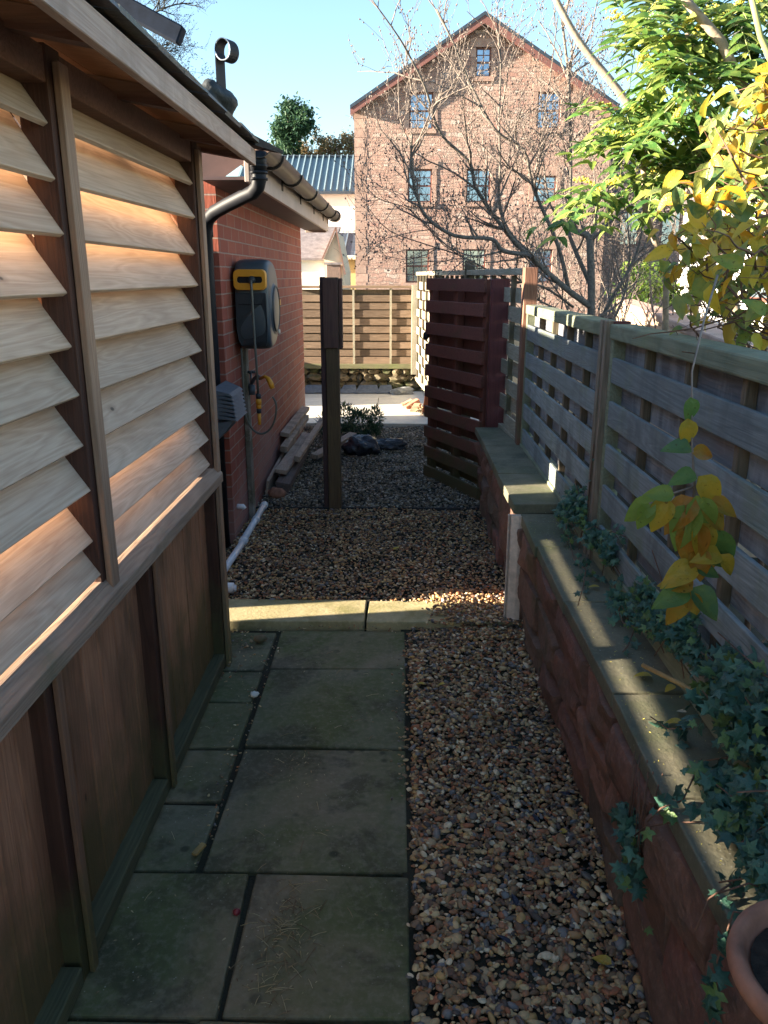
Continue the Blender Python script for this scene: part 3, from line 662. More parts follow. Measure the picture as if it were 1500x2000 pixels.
# downpipe with swan neck
g = MB(); g.lathe([(0.0,0),(0.04,0),(0.04,0.09),(0.0,0.09)], (-0.70, 4.28, 2.10), 16)
g.tube([(-0.70,4.28,2.12),(-0.70,4.28,2.06),(-0.71,4.29,2.03),(-0.74,4.32,2.005),(-0.79,4.36,1.992),(-0.90,4.44,1.955),(-0.98,4.50,1.925),(-1.03,4.54,1.89),(-1.05,4.56,1.83),(-1.055,4.57,1.6),(-1.055,4.57,0.0)], 0.036, 16)
for z in (2.115, 2.085, 2.055): g.lathe([(0.037,0),(0.044,0.002),(0.044,0.013),(0.037,0.015)], (-0.70,4.28,z), 16)
for z in (1.80, 0.9): g.lathe([(0.037,0),(0.044,0.002),(0.044,0.045),(0.037,0.047)], (-1.055,4.57,z), 16)
g.build('downpipe', M['black'], ho)
# hooded louvre vent low on the near corner
g = MB()
for i in range(7):
    z = 0.975-0.022*i; x1 = -0.885+0.003*i
    g.add([(-0.999,4.62,z+0.040),(x1-0.02,4.54,z+0.016),(x1,4.54,z),(-0.999,4.62,z+0.016),(-0.999,4.24,z+0.040),(x1-0.02,4.24,z+0.016),(x1,4.24,z),(-0.999,4.24,z+0.016)], [(0,1,2,3),(7,6,5,4),(0,4,5,1),(1,5,6,2),(2,6,7,3),(3,7,4,0)])
g.add([(-0.999,4.25,0.83),(-0.89,4.25,0.845),(-0.89,4.53,0.845),(-0.999,4.6,0.83),(-0.999,4.25,0.72),(-0.94,4.25,0.78),(-0.94,4.53,0.78),(-0.999,4.6,0.72)], [(0,1,2,3),(7,6,5,4),(0,4,5,1),(1,5,6,2),(2,6,7,3),(3,7,4,0)])
g.build('vent', simple('vent_grey', (0.075,0.095,0.115), 0.5), ho, recalc=True)
# waste pipes at the foot of the wall
g = MB(); g.tube([(-0.935,4.60,0.055),(-0.93,5.34,0.062)], 0.021, 14); g.lathe([(0.021,0),(0.026,0.002),(0.026,0.05),(0.021,0.052)], (-0.93,4.95,0.058), 16, 'y'); g.lathe([(0.021,0),(0.026,0.002),(0.026,0.05),(0.021,0.052)], (-0.93,5.28,0.061), 16, 'y')
g.tube([(-0.95,4.0,0.05),(-0.932,4.56,0.052)], 0.020, 14); g.lathe([(0.0,0),(0.027,0.001),(0.027,0.05),(0.0,0.051)], (-0.933,4.53,0.053), 16, 'y')
g.build('waste_pipe', M['white_pipe'], ho)
g = MB(); g.tube([(-1.01,4.75,0.215),(-0.965,4.75,0.215),(-0.955,4.75,0.20)], 0.017, 12); g.build('overflow_pipe', M['white_pipe'], ho)
g = MB(); g.tube([(-0.97,3.80,0.062),(-0.90,3.80,0.050),(-0.83,3.81,0.048)], 0.018, 12); g.lathe([(0.0,0),(0.028,0.0),(0.028,0.06),(0,0.06)], (-0.90,3.79,0.058), 14, 'x')
tag(g.build('waste_pipe', M['white_pipe']), 'short white plastic waste pipe end lying beside the sunlit kerb', 'pipe')

# ------------------------------------------------------------------ hose reel on the wall
reel = thing('hose_reel', 'grey wall mounted hose reel with yellow handle bezel and hanging hose', 'hose reel', (-0.98, 5.1, 1.4))
def rrect(w, h, r, n=6):
    P = []
    for cx, cy, a0 in ((w-r,h-r,0),(-w+r,h-r,90),(-w+r,-h+r,180),(w-r,-h+r,270)):
        for i in range(n+1): a = R(a0+90*i/n); P.append((cx+r*math.cos(a), cy+r*math.sin(a)))
    return P
# body outline in the y-z plane, swept across x with rounded flanks
g = MB(); out = []
yf, yb, zt, zb_ = 4.90, 5.33, 1.70, 1.15
prof = [(yf,1.30),(yf-0.002,1.42),(yf+0.005,1.54),(yf+0.012,1.61),(yf+0.03,1.665),(yf+0.07,1.69),(yf+0.18,1.70),(yf+0.30,1.685),(yf+0.38,1.64),(yb,1.56),(yb+0.01,1.42),(yb-0.01,1.30),(yb-0.06,1.22),(yb-0.14,1.17),(yf+0.15,1.155),(yf+0.08,1.165),(yf+0.035,1.20),(yf+0.01,1.25)]
cy_, cz_ = (yf+yb)/2, 1.43
rings = []
for x, s in ((-0.985,0.90),(-0.975,0.97),(-0.95,1.0),(-0.835,1.0),(-0.80,0.985),(-0.782,0.94),(-0.775,0.86),(-0.773,0.60)):
    rings.append([(x, cy_+(y-cy_)*s, cz_+(z-cz_)*s) for y, z in prof])
n = len(prof); vs = sum(rings, []); fs = [(i*n+k, i*n+(k+1)%n, (i+1)*n+(k+1)%n, (i+1)*n+k) for i in range(len(rings)-1) for k in range(n)]
fs += [tuple(reversed(range(n))), tuple(range((len(rings)-1)*n, len(rings)*n))]
g.add(vs, fs, True); bd = g.build('body', M['reel_grey'], reel, recalc=True)
s_ = bd.modifiers.new('sub', 'SUBSURF'); s_.levels = 1; s_.render_levels = 2
# lower dark shroud, seam
g = MB(); P = [(x*0.093-0.882, z) for x, z in ((-1,1.50),(1,1.50),(1,1.31),(0.94,1.22),(0.8,1.185),(-0.8,1.185),(-0.94,1.22),(-1,1.31))]
def yfront(z): return yf - 0.006 + (max(0, 1.25-z)*0.55) + (max(0, z-1.5)*0.06)
g.add([(x, yfront(z), z) for x, z in P] + [(x, yfront(z)+0.05, z) for x, z in P], [tuple(range(8))] + [(i, 8+i, 8+(i+1)%8, (i+1)%8) for i in range(8)])
g.build('shroud', M['reel_dark'], reel, 0.003, recalc=True)
g = MB(); g.box(-0.955, -0.81, yf-0.0125, yf-0.009, 1.432, 1.437); g.build('seam', M['black'], reel)
# yellow handle surround: ring
def ringplate(mb, cx, cz, w, h, r, w2, h2, r2, y0, y1):
    A = rrect(w, h, r); B = rrect(w2, h2, r2); n = len(A)
    vs = [(cx+x, y0, cz+z) for x, z in A] + [(cx+x*0.97, y1, cz+z*0.97) for x, z in A] + [(cx+x, y1, cz+z) for x, z in B] + [(cx+x, y0, cz+z) for x, z in B]
    fs = []
    for i in range(n):
        j = (i+1)%n; fs += [(i, j, n+j, n+i), (n+i, n+j, 2*n+j, 2*n+i), (2*n+i, 2*n+j, 3*n+j, 3*n+i)]
    mb.add(vs, fs, False)
g = MB(); ringplate(g, -0.882, 1.575, 0.098, 0.060, 0.030, 0.075, 0.018, 0.013, yf+0.02, yf-0.022); g.build('handle_bezel', M['reel_yellow'], reel, 0.003, 2, recalc=True)
g = MB(); g.prism([(-0.882+x, 0, 1.578+z) for x, z in rrect(0.078, 0.022, 0.013)], (0, yf+0.012, 0), (0, yf-0.004, 0)); g.build('handle_recess', M['black'], reel, recalc=True)
g = MB(); g.lathe([(0.0,-0.03),(0.018,-0.03),(0.022,-0.02),(0.022,0.0),(0.014,0.012),(0.014,0.02)], (-0.868, yf-0.012, 1.575), 14, 'y'); g.build('hose_guide', M['reel_dark'], reel)
# side disc with logo-like bars (marks on the flank)
g = MB(); g.lathe([(0.0,0.016),(0.10,0.016),(0.125,0.012),(0.15,0.004),(0.168,-0.006),(0.17,-0.02)], (-0.774, cy_, 1.40), 36, 'x'); g.build('side_cover', M['reel_grey'], reel)
g = MB(); g.lathe([(0.128,0.012),(0.131,0.0165),(0.139,0.0145),(0.142,0.008)], (-0.774, cy_, 1.40), 36, 'x'); g.build('trim_ring', M['reel_dark'], reel)
g = MB(); g.prism([(-0.757, yf+0.33, 1.418),(-0.757, yf+0.37, 1.418),(-0.757, yf+0.37, 1.452),(-0.757, yf+0.33, 1.452)], (0,0,0), (0.002,0,0)); g.build('badge', M['reel_yellow'], reel)
g = MB(); g.prism([(-0.770, cy_+0.10+0.02*math.cos(a), 1.255+0.014*math.sin(a)) for a in [2*math.pi*i/10 for i in range(10)]], (0,0,0), (0.010,0,0)); g.build('badge', M['reel_white'], reel)
g = MB(); g.box(-1.0, -0.972, 5.02, 5.24, 1.28, 1.62); g.build('wall_bracket', M['black'], reel, 0.004)
# hose from guide hanging straight down to the connector
g = MB(); hx, hy = -0.868, yf-0.045
g.tube([(hx,hy+0.02,1.575),(hx,hy,1.565),(hx+0.002,hy-0.004,1.53),(hx+0.004,hy,1.3),(hx+0.010,hy,1.1),(hx+0.013,hy,0.90)], 0.0075, 10); g.build('hose', M['hose'], reel)
g = MB()
for r_, z0, z1 in ((0.015,0.905,0.875),(0.014,0.812,0.785)): g = MB(); g.lathe([(0,z0),(r_,z0),(r_*1.05,(z0+z1)/2),(r_,z1),(0,z1)], (hx+0.013,hy,0), 12); g.build('connector', M['reel_dark'], reel)
g = MB()
for r_, z0, z1 in ((0.017,0.873,0.838),(0.0155,0.836,0.814)): g.lathe([(0,z0),(r_,z0),(r_*1.08,(z0+z1)/2),(r_,z1),(0,z1)], (hx+0.013,hy,0), 12)
g.lathe([(0,0.785),(0.011,0.785),(0.010,0.715),(0.0,0.710)], (hx+0.013,hy,0), 12)
g.build('nozzle', M['reel_yellow'], reel)
# feed hose loop from the reel body to the tap
g = MB(); pts = []
for i in range(33):
    t = i/32; a = math.pi*(1-t); 
    if t < 0.35: p = (-0.965, 4.955, 1.17-0.36*(t/0.35))
    else:
        u = (t-0.35)/0.65; a = math.pi + math.pi*1.22*u
        p = (-0.865+0.10*math.cos(a)-0.0*u, 4.955+0.02*u, 0.81+0.175*math.sin(a) if math.sin(a) < 0 else 0.81+0.09*math.sin(a))
    pts.append(p)
g.tube(pts, 0.0065, 10); g.build('feed_hose', M['hose'], reel)

tap = thing('garden_tap', 'outdoor tap with yellow connector on a lichen covered batten below the hose reel', 'tap', (-0.97, 5.1, 0))
g = MB(); g.box(-0.998, -0.965, 5.10, 5.185, 0.0, 1.22); g.build('batten', stone('lichen_batten', (0.17,0.15,0.13), (0.085,0.085,0.055), (0.32,0.30,0.27), 9, 0.9, 0.006, 0.6), tap, 0.004)
g = MB(); g.tube([(-0.962,5.14,0.90),(-0.93,5.13,0.955),(-0.90,5.10,0.985),(-0.87,5.05,0.975)], 0.013, 12); g.tube([(-0.945,5.13,0.93),(-0.945,5.13,1.0)], 0.008, 8); g.build('tap_body', M['copper'], tap)
g = MB(); g.tube([(-0.975,5.13,1.005),(-0.915,5.13,1.005)], 0.009, 10); g.tube([(-0.945,5.095,1.005),(-0.945,5.165,1.005)], 0.009, 10); g.build('tap_handle', M['reel_dark'], tap)
g = MB(); g.tube([(-0.94,5.12,0.925),(-0.94,5.11,0.86)], [0.022,0.02], 12); g.build('pipe_collar', M['reel_grey'], tap)
g = MB(); g.tube([(-0.815,4.99,0.985),(-0.795,4.98,0.95),(-0.785,4.975,0.92)], [0.015,0.018,0.014], 12); g.tube([(-0.87,5.05,0.975),(-0.835,5.01,0.99),(-0.815,4.99,0.985)], 0.010, 10); g.build('tap_connector', M['reel_yellow'], tap)

# ------------------------------------------------------------------ scroll finial, tarp heap and beam above the shed roof
fin = thing('roof_scroll', 'dark rolled metal scroll standing up above the left roof edge', 'roof finial', (-0.82, 4.0, 2.3))
pts = []
for i in range(25):
    a = R(180 - 15*i); r_ = 0.040-0.0008*i if i < 24 else 0.022
    pts.append((-0.795 + 0.034*math.cos(a), 2.575 + 0.045*math.sin(a)))
pts = [(-0.829, 2.22)] + pts[:24]
g = MB(); W = 0.055
for i in range(len(pts)-1):
    (x0,z0),(x1,z1) = pts[i], pts[i+1]
    d = Vector((x1-x0, z1-z0)); d = d.normalized() if d.length > 0 else Vector((1,0)); nx, nz = -d.y*0.0025, d.x*0.0025
    g.add([(x0-nx,4.0,z0-nz),(x1-nx,4.0,z1-nz),(x1+nx,4.0,z1+nz),(x0+nx,4.0,z0+nz),(x0-nx+.028,4.0+W,z0-nz),(x1-nx+.028,4.0+W,z1-nz),(x1+nx+.028,4.0+W,z1+nz),(x0+nx+.028,4.0+W,z0+nz)],
          [(0,1,2,3),(7,6,5,4),(0,4,5,1),(1,5,6,2),(2,6,7,3),(3,7,4,0)])
g.build('scroll', M['black'], fin, recalc=True)
g = MB(); g.tube([(p[0], 3.997, p[1]) for p in pts[3:]], 0.0028, 6); g.build('scroll_rim', M['white_pipe'], fin)
g = MB(); g.blob((-0.875, 4.10, 2.365), (0.095, 0.14, 0.10), 4, 0.16, seed=3); tag(g.build('tarpaulin', simple('tarpaulin', (0.018,0.022,0.024), 0.6, var=0.5, scale=18, bump=0.01)), 'bunched dark tarpaulin heaped beneath the metal scroll on the roof', 'tarpaulin')
g = MB(); d = Vector((0.95, 0.0, -0.47)).normalized()
e = Vector((-0.975, 4.0, 2.625)); a0 = e - d*1.2
pg = thing('pergola_beam', 'dark timber beam end jutting out over the left roof against the sky', 'beam', (-1.98, 4.0, 0))
M['beam'] = simple('blue_black_beam', (0.014, 0.02, 0.035), 0.75, var=0.3, spec=0.15)
g.bar(a0, e, 0.075, 0.075, (0.47,0,0.95)); g.build('beam', M['beam'], pg, 0.006)
g = MB(); g.box(-2.02, -1.93, 3.955, 4.045, 0, 3.06); g.build('upright', M['beam'], pg, 0.006)

# ------------------------------------------------------------------ gate post and open gate
M['stop'] = wood('stop_board', (0.115, 0.055, 0.045), (0.055, 0.028, 0.025), 'z', 0.7, knots=False, algae=(0.09,0.075,0.035))
gp = thing('gate_post', 'free standing timber gate post in the gravel at the middle of the path', 'gate post', (-0.45, 5.36, 0))
g = MB(); g.box(-0.478, -0.392, 5.33, 5.42, -0.05, 1.588); g.build('post', M['pole'], gp, 0.004)
g = MB(); g.box(-0.512, -0.480, 5.345, 5.43, 0.0, 1.592); g.build('side_board', M['pole_dark'], gp, 0.003)
g = MB(); g.box(-0.388, -0.366, 5.335, 5.40, 1.135, 1.582); g.box(-0.49,-0.392,5.312,5.328,1.14,1.58); g.build('gate_stop', M['stop'], gp, 0.003)

gate = thing('garden_gate', 'open dark red slatted gate, its lower boards green with algae', 'gate', (0.62, 5.60, 0))
HN = Vector((0.628, 5.585, 0)); HF = Vector((0.262, 6.335, 0)); gd = (HF-HN).normalized(); gn = Vector((gd.y, -gd.x, 0)) * 1
if gn.y > 0: gn = -gn
gn = Vector((-gd.y, gd.x, 0)); gn = gn if gn.x < 0 else -gn
Lg = (HF-HN).length
g = MB()
for i in range(10):
    z0 = 0.03+0.1615*i
    p = HN + gn*0.045; q = HF + gn*0.045; zc = z0+0.050
    g.bar((p.x,p.y,zc), (q.x,q.y,zc+random.uniform(-.003,.003)), 0.024, 0.088)
g.build('front_slats', M['gate'], gate, 0.002)
g = MB()
for i in range(9):
    zc = 0.03+0.1615*i+0.052+0.081; p = HN - gn*0.045; q = HF - gn*0.045
    g.bar((p.x,p.y,zc), (q.x,q.y,zc), 0.018, 0.108)
g.build('rear_slats', M['gate'], gate, 0.002)
for t in (0.03, 0.50, 0.96):
    g = MB(); c = HN + gd*(Lg*t); g.bar((c.x,c.y,0.02), (c.x,c.y,1.575), 0.062, 0.045, gd); g.build('stile', M['gate_frame'], gate, 0.003)
g = MB(); p = HF + gn*0.05; g.blob((p.x, p.y-0.0, 1.15), (0.025,0.025,0.035), 2, 0.1); g.build('latch', M['black'], gate)
for z in (0.35, 1.25): g = MB(); g.tube([(0.652, 5.545, z-0.03), (0.652, 5.545, z+0.03)], 0.009, 8); g.build('hinge', M['black'], gate)
g = MB(); g.box(0.612, 0.735, 5.43, 5.50, -0.02, 1.578); g2 = g
tag(g.build('hinge_post', M['red_post'], None, 0.005), 'thick dark red post that the open slatted gate hangs from', 'post')

# ------------------------------------------------------------------ retaining wall with rough blocks and copings
rw = thing('retaining_wall', 'low red sandstone retaining wall with slab copings along the gravel', 'wall', (0.65, 2.4, 0))
def rockface(mb, y0, y1, z0, z1, xa, xb, depth, seed):
    """one rock-faced block; face looks towards -x; xa is the face at the block's foot, xb at its head"""
    r = np.random.default_rng(seed); ny, nz = 34, 16
    def grp(n):
        cy, cz = r.uniform(0.15, 0.85), r.uniform(0.2, 0.8)
        return [(cy, cz, math.cos(t)*k, math.sin(t)*k, c) for t, k, c in zip(r.uniform(0, 6.28, n), r.uniform(0.5, 2.2, n), r.uniform(0.5, 1.0, n))]
    A, B = grp(5), grp(4); ph = r.uniform(0, 6, 8); vs = []
    for j in range(nz+1):
        for i in range(ny+1):
            u, v = i/ny, j/nz; du, dv = min(u, 1-u)*(y1-y0)/0.018, min(v, 1-v)*(z1-z0)/0.014
            e = min(1, du)*min(1, dv); edge = (i in (0, ny) or j in (0, nz))
            uu = u + 0.04*math.sin(v*7+ph[0]); vv = v + 0.05*math.sin(u*8+ph[1])
            h = max(min(a*(uu-cy)+b*(vv-cz)+c for cy, cz, a, b, c in A), min(a*(uu-cy)+b*(vv-cz)+c for cy, cz, a, b, c in B)-0.12)
            h += 0.03*math.sin(u*31+ph[2])*math.sin(v*23+ph[3]) + 0.018*r.normal()
            h = min(1.15, max(0.05, h))
            x = xa+(xb-xa)*v - (depth*(e**0.5)*h if not edge else -0.03)
            vs.append((x, y0+(y1-y0)*u, z0+(z1-z0)*v))
    k = ny+1
    mb.add(vs, [(j*k+i, (j+1)*k+i, (j+1)*k+i+1, j*k+i+1) for j in range(nz) for i in range(ny)], False)
g = MB(); rn = random.Random(12); zz = [-0.03, 0.155, 0.335, 0.512]
for c in range(3):
    y = -0.7 + rn.uniform(-0.2, 0)
    while y < 5.42:
        w = rn.uniform(0.30, 0.52); y1 = min(y+w, 5.42)
        xa = 0.612-0.012*c; xb = 0.600-0.012*c
        if y1-y > 0.08: rockface(g, y+0.0055, y1-0.0055, zz[c]+0.005, zz[c+1]-0.005, xa-0.010, xb-0.010, 0.036, rn.randrange(99999))
        y = y1
blk = g.build('blocks', M['sandstone'], rw)
g = MB(); g.box(0.618, 0.86, -0.8, 5.42, -0.05, 0.508); g.build('core', M['mud'], rw)
def coping(y0, y1, z, x0=0.556, x1=0.90):
    g = MB(); slab(g, x0, x1, y0, y1, z, 0.048, 0.0025); return g.build('coping_slab', M['coping'], rw, 0.004, 2)
for a, b in ((-0.75,0.1),(0.1,0.75),(0.75,1.42),(1.42,1.86),(1.86,2.46),(2.46,3.02),(3.02,3.47)): coping(a, b, 0.560)
for a, b in ((3.475,4.05),(4.05,4.75),(4.75,5.40)): coping(a, b, 0.605, 0.527, 0.90)
g = MB(); g.box(0.565, 0.86, 3.49, 5.40, 0.508, 0.556); g.build('course_filler', M['sandstone'], rw)
g = MB(); g.prism([(0.512,3.478,0),(0.520,3.462,0),(0.552,3.440,0),(0.575,3.440,0),(0.575,3.478,0)], (0,0,0.02), (0,0,0.556)); g.box(0.5065, 0.5115, 3.463, 3.478, 0.02, 0.556); g.build('corner_trim', M['trim'], rw, recalc=True)

# ------------------------------------------------------------------ low fence of overlapping boards
lf = thing('low_fence', 'low weathered slatted fence in panels standing on the retaining wall coping', 'fence', (0.78, 2.0, 0.56))
def low_panel(y0, y1, label=None):
    X = 0.755; PZ = 0.1535
    g = MB()
    for i in range(5):
        z0 = 0.622 + PZ*i + 0.002
        g.bar((X+0.004, y0+0.03, z0+0.043), (X+0.004, y1-0.03, z0+0.043+random.uniform(-.004,.004)), 0.014, 0.087)
    t = g.build('panel', M['fence'], lf, 0.002)
    if label: t['label'] = label
    g = MB(); g.box(X-0.012, X+0.075, y0, y1, 1.386, 1.437); g.build('cap_rail', M['fence_rail'], t, 0.006, 2)
    g = MB()
    for i in range(5):
        z0 = 0.622+PZ*i+0.087-0.014; h = 0.094
        if z0 + h > 1.385: h = 1.385-z0
        g.box(X+0.040, X+0.054, y0+0.03, y1-0.03, z0, z0+h)
    g.build('rear_slats', M['fence_back'], t, 0.002)
    n = max(3, int(round((y1-y0)/0.36)))
    for k in range(1, n):
        yy = y0+(y1-y0)*k/n; g = MB(); g.box(X+0.0115, X+0.0395, yy-0.012, yy+0.012, 0.623, 1.385); g.build('batten', M['batten'], t, 0.002)
    for yy in (y0, y1-0.033):
        g = MB(); g.box(X-0.006, X+0.055, yy, yy+0.033, 0.623, 1.3855); g.build('side_stile', M['fence_rail'], t, 0.003)
    g = MB(); g.box(X-0.010, X+0.055, y0, y1, 0.560, 0.622); g.build('bottom_rail', M['fence_rail'], t, 0.004)
low_panel(2.965, 4.78); low_panel(1.05, 2.865); low_panel(-0.85, 0.965)
M['post_face'] = wood('post_face', (0.30,0.24,0.18), (0.13,0.09,0.065), 'z', 0.8, algae=(0.12,0.12,0.07), knots=False)
def fpost(y0, y1, z1):
    X = 0.735
    g = MB(); g.box(X+0.006, X+0.09, y0+0.030, y1-0.030, 0.555, z1-0.004); t = g.build('post', M['red_post'], lf, 0.002)
    for a in (y0, y1-0.034): g = MB(); g.box(X-0.004, X+0.02, a, a+0.0335, 0.555, z1); g.build('flange', M['post_face'], t, 0.002)
fpost(2.868, 2.962, 1.448); fpost(0.968, 1.047, 1.448)
g = MB(); g.box(0.728, 0.806, 4.785, 4.87, 0.60, 1.645); g.build('end_post', M['fence_post'], lf, 0.004)

# tall fence running back from the gate, hit by the sun at its far end
tf = thing('tall_fence', 'tall fence of woven boards running back from the red gate, sunlit at its far end', 'fence', (0.5, 8.0, 0))
def tall_panel(p, q, zb=0.25, zt=1.60):
    P, Q = Vector((p[0], p[1], 0)), Vector((q[0], q[1], 0)); d = (Q-P).normalized(); nn = Vector((-d.y, d.x, 0)); nn = nn if nn.x < 0 else -nn
    L = (Q-P).length
    nb = 6; step = 0.115
    g = MB(); z = zb+0.03; i = 0
    while z + 0.09 < zt:
        # woven boards pass alternately in front of and behind the battens
        for k in range(nb):
            s0, s1 = L*k/nb, L*(k+1)/nb; side = 1 if (k+i) % 2 == 0 else -1
            a = P + d*(s0+0.004) + nn*(0.016*side); b = P + d*(s1-0.004) + nn*(0.016*side)
            g.bar((a.x,a.y,z+0.045), (b.x,b.y,z+0.045), 0.012, 0.092)
        z += step; i += 1
    t = g.build('panel', M['tall_fence'], tf, 0.0015)
    g = MB(); g.bar(P+Vector((0,0,zt+0.022)), Q+Vector((0,0,zt+0.022)), 0.07, 0.04); g.build('top_rail', M['tall_fence'], t, 0.003)
    g = MB(); g.bar(P+Vector((0,0,zb)), Q+Vector((0,0,zb)), 0.05, 0.05); g.build('bottom_rail', M['tall_fence'], t, 0.003)
    for k in range(nb+1):
        c = P + d*(L*k/nb); g = MB(); g.bar((c.x,c.y,zb+0.026), (c.x,c.y,zt), 0.03, 0.03, d); g.build('batten', M['batten'], t)
F0, F1 = (0.76, 4.92), (0.262, 10.95)
def fl(t): return (F0[0]+(F1[0]-F0[0])*t, F0[1]+(F1[1]-F0[1])*t)
tall_panel(fl(0.0), fl(0.325), 0.60); tall_panel(fl(0.34), fl(0.655)); tall_panel(fl(0.67), fl(0.99))
for t_ in (0.332, 0.662):
    c = fl(t_); g = MB(); g.box(c[0]-0.04, c[0]+0.04, c[1]-0.04, c[1]+0.04, 0, 1.66 if t_ > 0.5 else 1.72); g.build('post', M['batten'], tf, 0.004)

M['mossrail'] = wood('mossy_rail', (0.20,0.19,0.10), (0.11,0.105,0.06), 'x', 0.85, algae=(0.15,0.185,0.06), knots=False)
# far fence and stone wall at the end of the garden
ff = thing('slatted_fence', 'horizontal brown slatted fence on the stone wall at the garden end', 'fence', (-0.5, 11.0, 0.38))
g = MB(); z = 0.44; i = 0
while z+0.07 < 1.42:
    for k in range(4):
        x0, x1 = -1.35+0.40*k, -0.95+0.40*k; yy = 10.995 if (k+i) % 2 == 0 else 11.022
        pass
    for (x0, x1) in ((-1.4,-0.60),(-0.585,-0.10),(-0.085,0.205)):
        g.box(x0, x1-0.004, 10.99+(0.014 if i % 2 else 0.0), 11.003+(0.014 if i % 2 else 0.0), z, z+0.083 + (0.008 if i%3==0 else 0))
    z += 0.103; i += 1
g.build('slats', M['far_fence'], ff, 0.0015)
g = MB(); g.box(-1.42, 0.21, 11.025, 11.04, 0.42, 1.42); g.build('backing', M['batten'], ff)
g = MB(); g.box(-1.42, 0.179, 10.955, 11.05, 1.435, 1.472); g.build('top_rail', M['far_fence'], ff, 0.003)
g = MB(); g.box(-1.42, 0.179, 10.965, 11.05, 0.375, 0.44); g.build('bottom_rail', M['mossrail'], ff, 0.003)
for x in (-0.60, -0.10):
    g = MB(); g.box(x-0.014, x+0.014, 10.972, 10.989, 0.44, 1.435); g.build('batten', M['tall_fence'], ff)
g = MB(); g.box(0.18, 0.262, 10.94, 11.05, 0.30, 1.48); g.build('side_stile', M['tall_fence'], ff, 0.003)
sw = thing('stone_wall', 'low mossy rubble stone wall under the far slatted fence', 'wall', (-0.5, 11.1, 0))
g = MB(); rn = random.Random(31)
for r_ in range(4):
    x = -1.6
    while x < 0.5:
        w = rn.uniform(0.08, 0.24); h = rn.uniform(0.045, 0.065)
        g.blob((x+w/2, 11.07+rn.uniform(-0.03,0.02), 0.05+r_*0.095+rn.uniform(-.012,.012)), (w*0.62, 0.09, h*1.15), 2, 0.22, seed=rn.randrange(9999)); x += w
for f in range(len(g.sm)): g.sm[f] = False
g.build('stones', M['fieldstone'], sw)
g = MB(); g.box(-1.7, 0.6, 11.07, 11.25, 0, 0.375); g.build('core', M['mud'], sw)
g = MB(); g.box(-2.15, -1.95, 9.55, 11.25, 0, 0.62); g.build('patio_shade_block', M['fieldstone'], sw)  # unseen block added out of view to throw shade on the back of the patio

# ------------------------------------------------------------------ timber offcuts, bags, bricks, pot
def plank(p, q, w, h, mat, label, name='timber_offcut'):
    c = [(p[i]+q[i])/2 for i in range(3)]
    g = MB(); g.bar(p, q, w, h, (0.15,0,1), 0.003); o = g.build(name, mat, None, 0.002)
    return tag(o, label, 'timber offcut', 'timber offcuts along the brick wall')
plank((-0.86,5.72,0.075),(-0.84,6.95,0.12), 0.10, 0.085, M['offcut_dark'], 'thick dark grey beam offcut lowest and nearest the gate post')
plank((-0.885,5.85,0.17),(-0.83,7.2,0.20), 0.09, 0.03, M['offcut'], 'pale flat plank lying on top of the dark beam offcut')
plank((-0.965,5.66,0.09),(-0.965,7.4,0.16), 0.022, 0.12, M['offcut'], 'thin board on edge leaning against the foot of the brick wall')
plank((-0.93,6.35,0.235),(-0.90,7.7,0.27), 0.06, 0.05, M['offcut'], 'pale batten offcut second from the top of the heap')
plank((-0.955,6.6,0.31),(-0.92,7.9,0.33), 0.075, 0.035, M['offcut'], 'pale plank topmost of the heap against the brick wall')
plank((-0.80,6.15,0.20),(-0.72,7.5,0.27), 0.05, 0.045, M['offcut'], 'pale batten sloping up behind the gate post')
plank((-0.72,6.7,0.10),(-0.43,7.55,0.13), 0.07, 0.04, M['offcut'], 'short offcut poking out to the right of the gate post')
g = MB(); g.blob((-0.88,5.60,0.07), (0.07,0.06,0.045), 2, 0.12, seed=5); tag(g.build('brick_chunk', M['terracotta']), 'broken red brick chunk in front of the timber offcuts', 'brick')
def bag(c, r, seed, label):
    g = MB(); g.blob(c, r, 4, 0.13, seed=seed)
    rn = random.Random(seed)
    g.v = [(x+rn.uniform(-.008,.008), y+rn.uniform(-.008,.008), max(0.02, z+rn.uniform(-.010,.010))) for x, y, z in g.v]
    o = g.build('refuse_sack', M['bag']); return tag(o, label, 'refuse sack', 'black sacks behind the gate post')
bag((-0.33,7.15,0.09), (0.17,0.15,0.11), 1, 'shiny black sack nearest the gate post on the gravel')
bag((-0.12,7.35,0.06), (0.20,0.10,0.065), 2, 'flat black sack stretched out to the right on the gravel')
def shaggy(c, r, n, label, seed):
    """dark clump of clipped conifer twigs"""
    r_ = np.random.default_rng(seed); t = thing('conifer_clippings', label, 'clippings', c, 'dark conifer clippings behind the gate post')
    d = r_.normal(size=(n,3)); d /= np.linalg.norm(d, axis=1, keepdims=True); P = np.array(c)+d*np.array(r)*r_.uniform(0.5,1.0,(n,1)); P[:,2] = np.maximum(P[:,2], 0.03)
    bv, bf = oval_leaf(2, 2, 0.18, 0.2, 0.1); S = np.tile(r_.uniform(0.03,0.07,(n,1)), (1,3))
    V, F = scatter(bv, bf, P, frames(d+r_.normal(0,0.5,(n,3))), S); npmesh('foliage', V, F, M['pine'], t, loc=c)
shaggy((-0.38,7.85,0.17), (0.15,0.12,0.15), 900, 'largest dark clump of conifer clippings behind the gate post', 1)
shaggy((-0.22,7.95,0.20), (0.06,0.08,0.14), 400, 'narrow upright dark clump right of the other clippings', 2)
shaggy((-0.55,8.1,0.20), (0.12,0.10,0.14), 500, 'dark clump of clippings half hidden by the gate post', 3)
shaggy((-0.72,8.0,0.14), (0.10,0.12,0.12), 400, 'dark green clump between the offcuts and the gate post', 4)
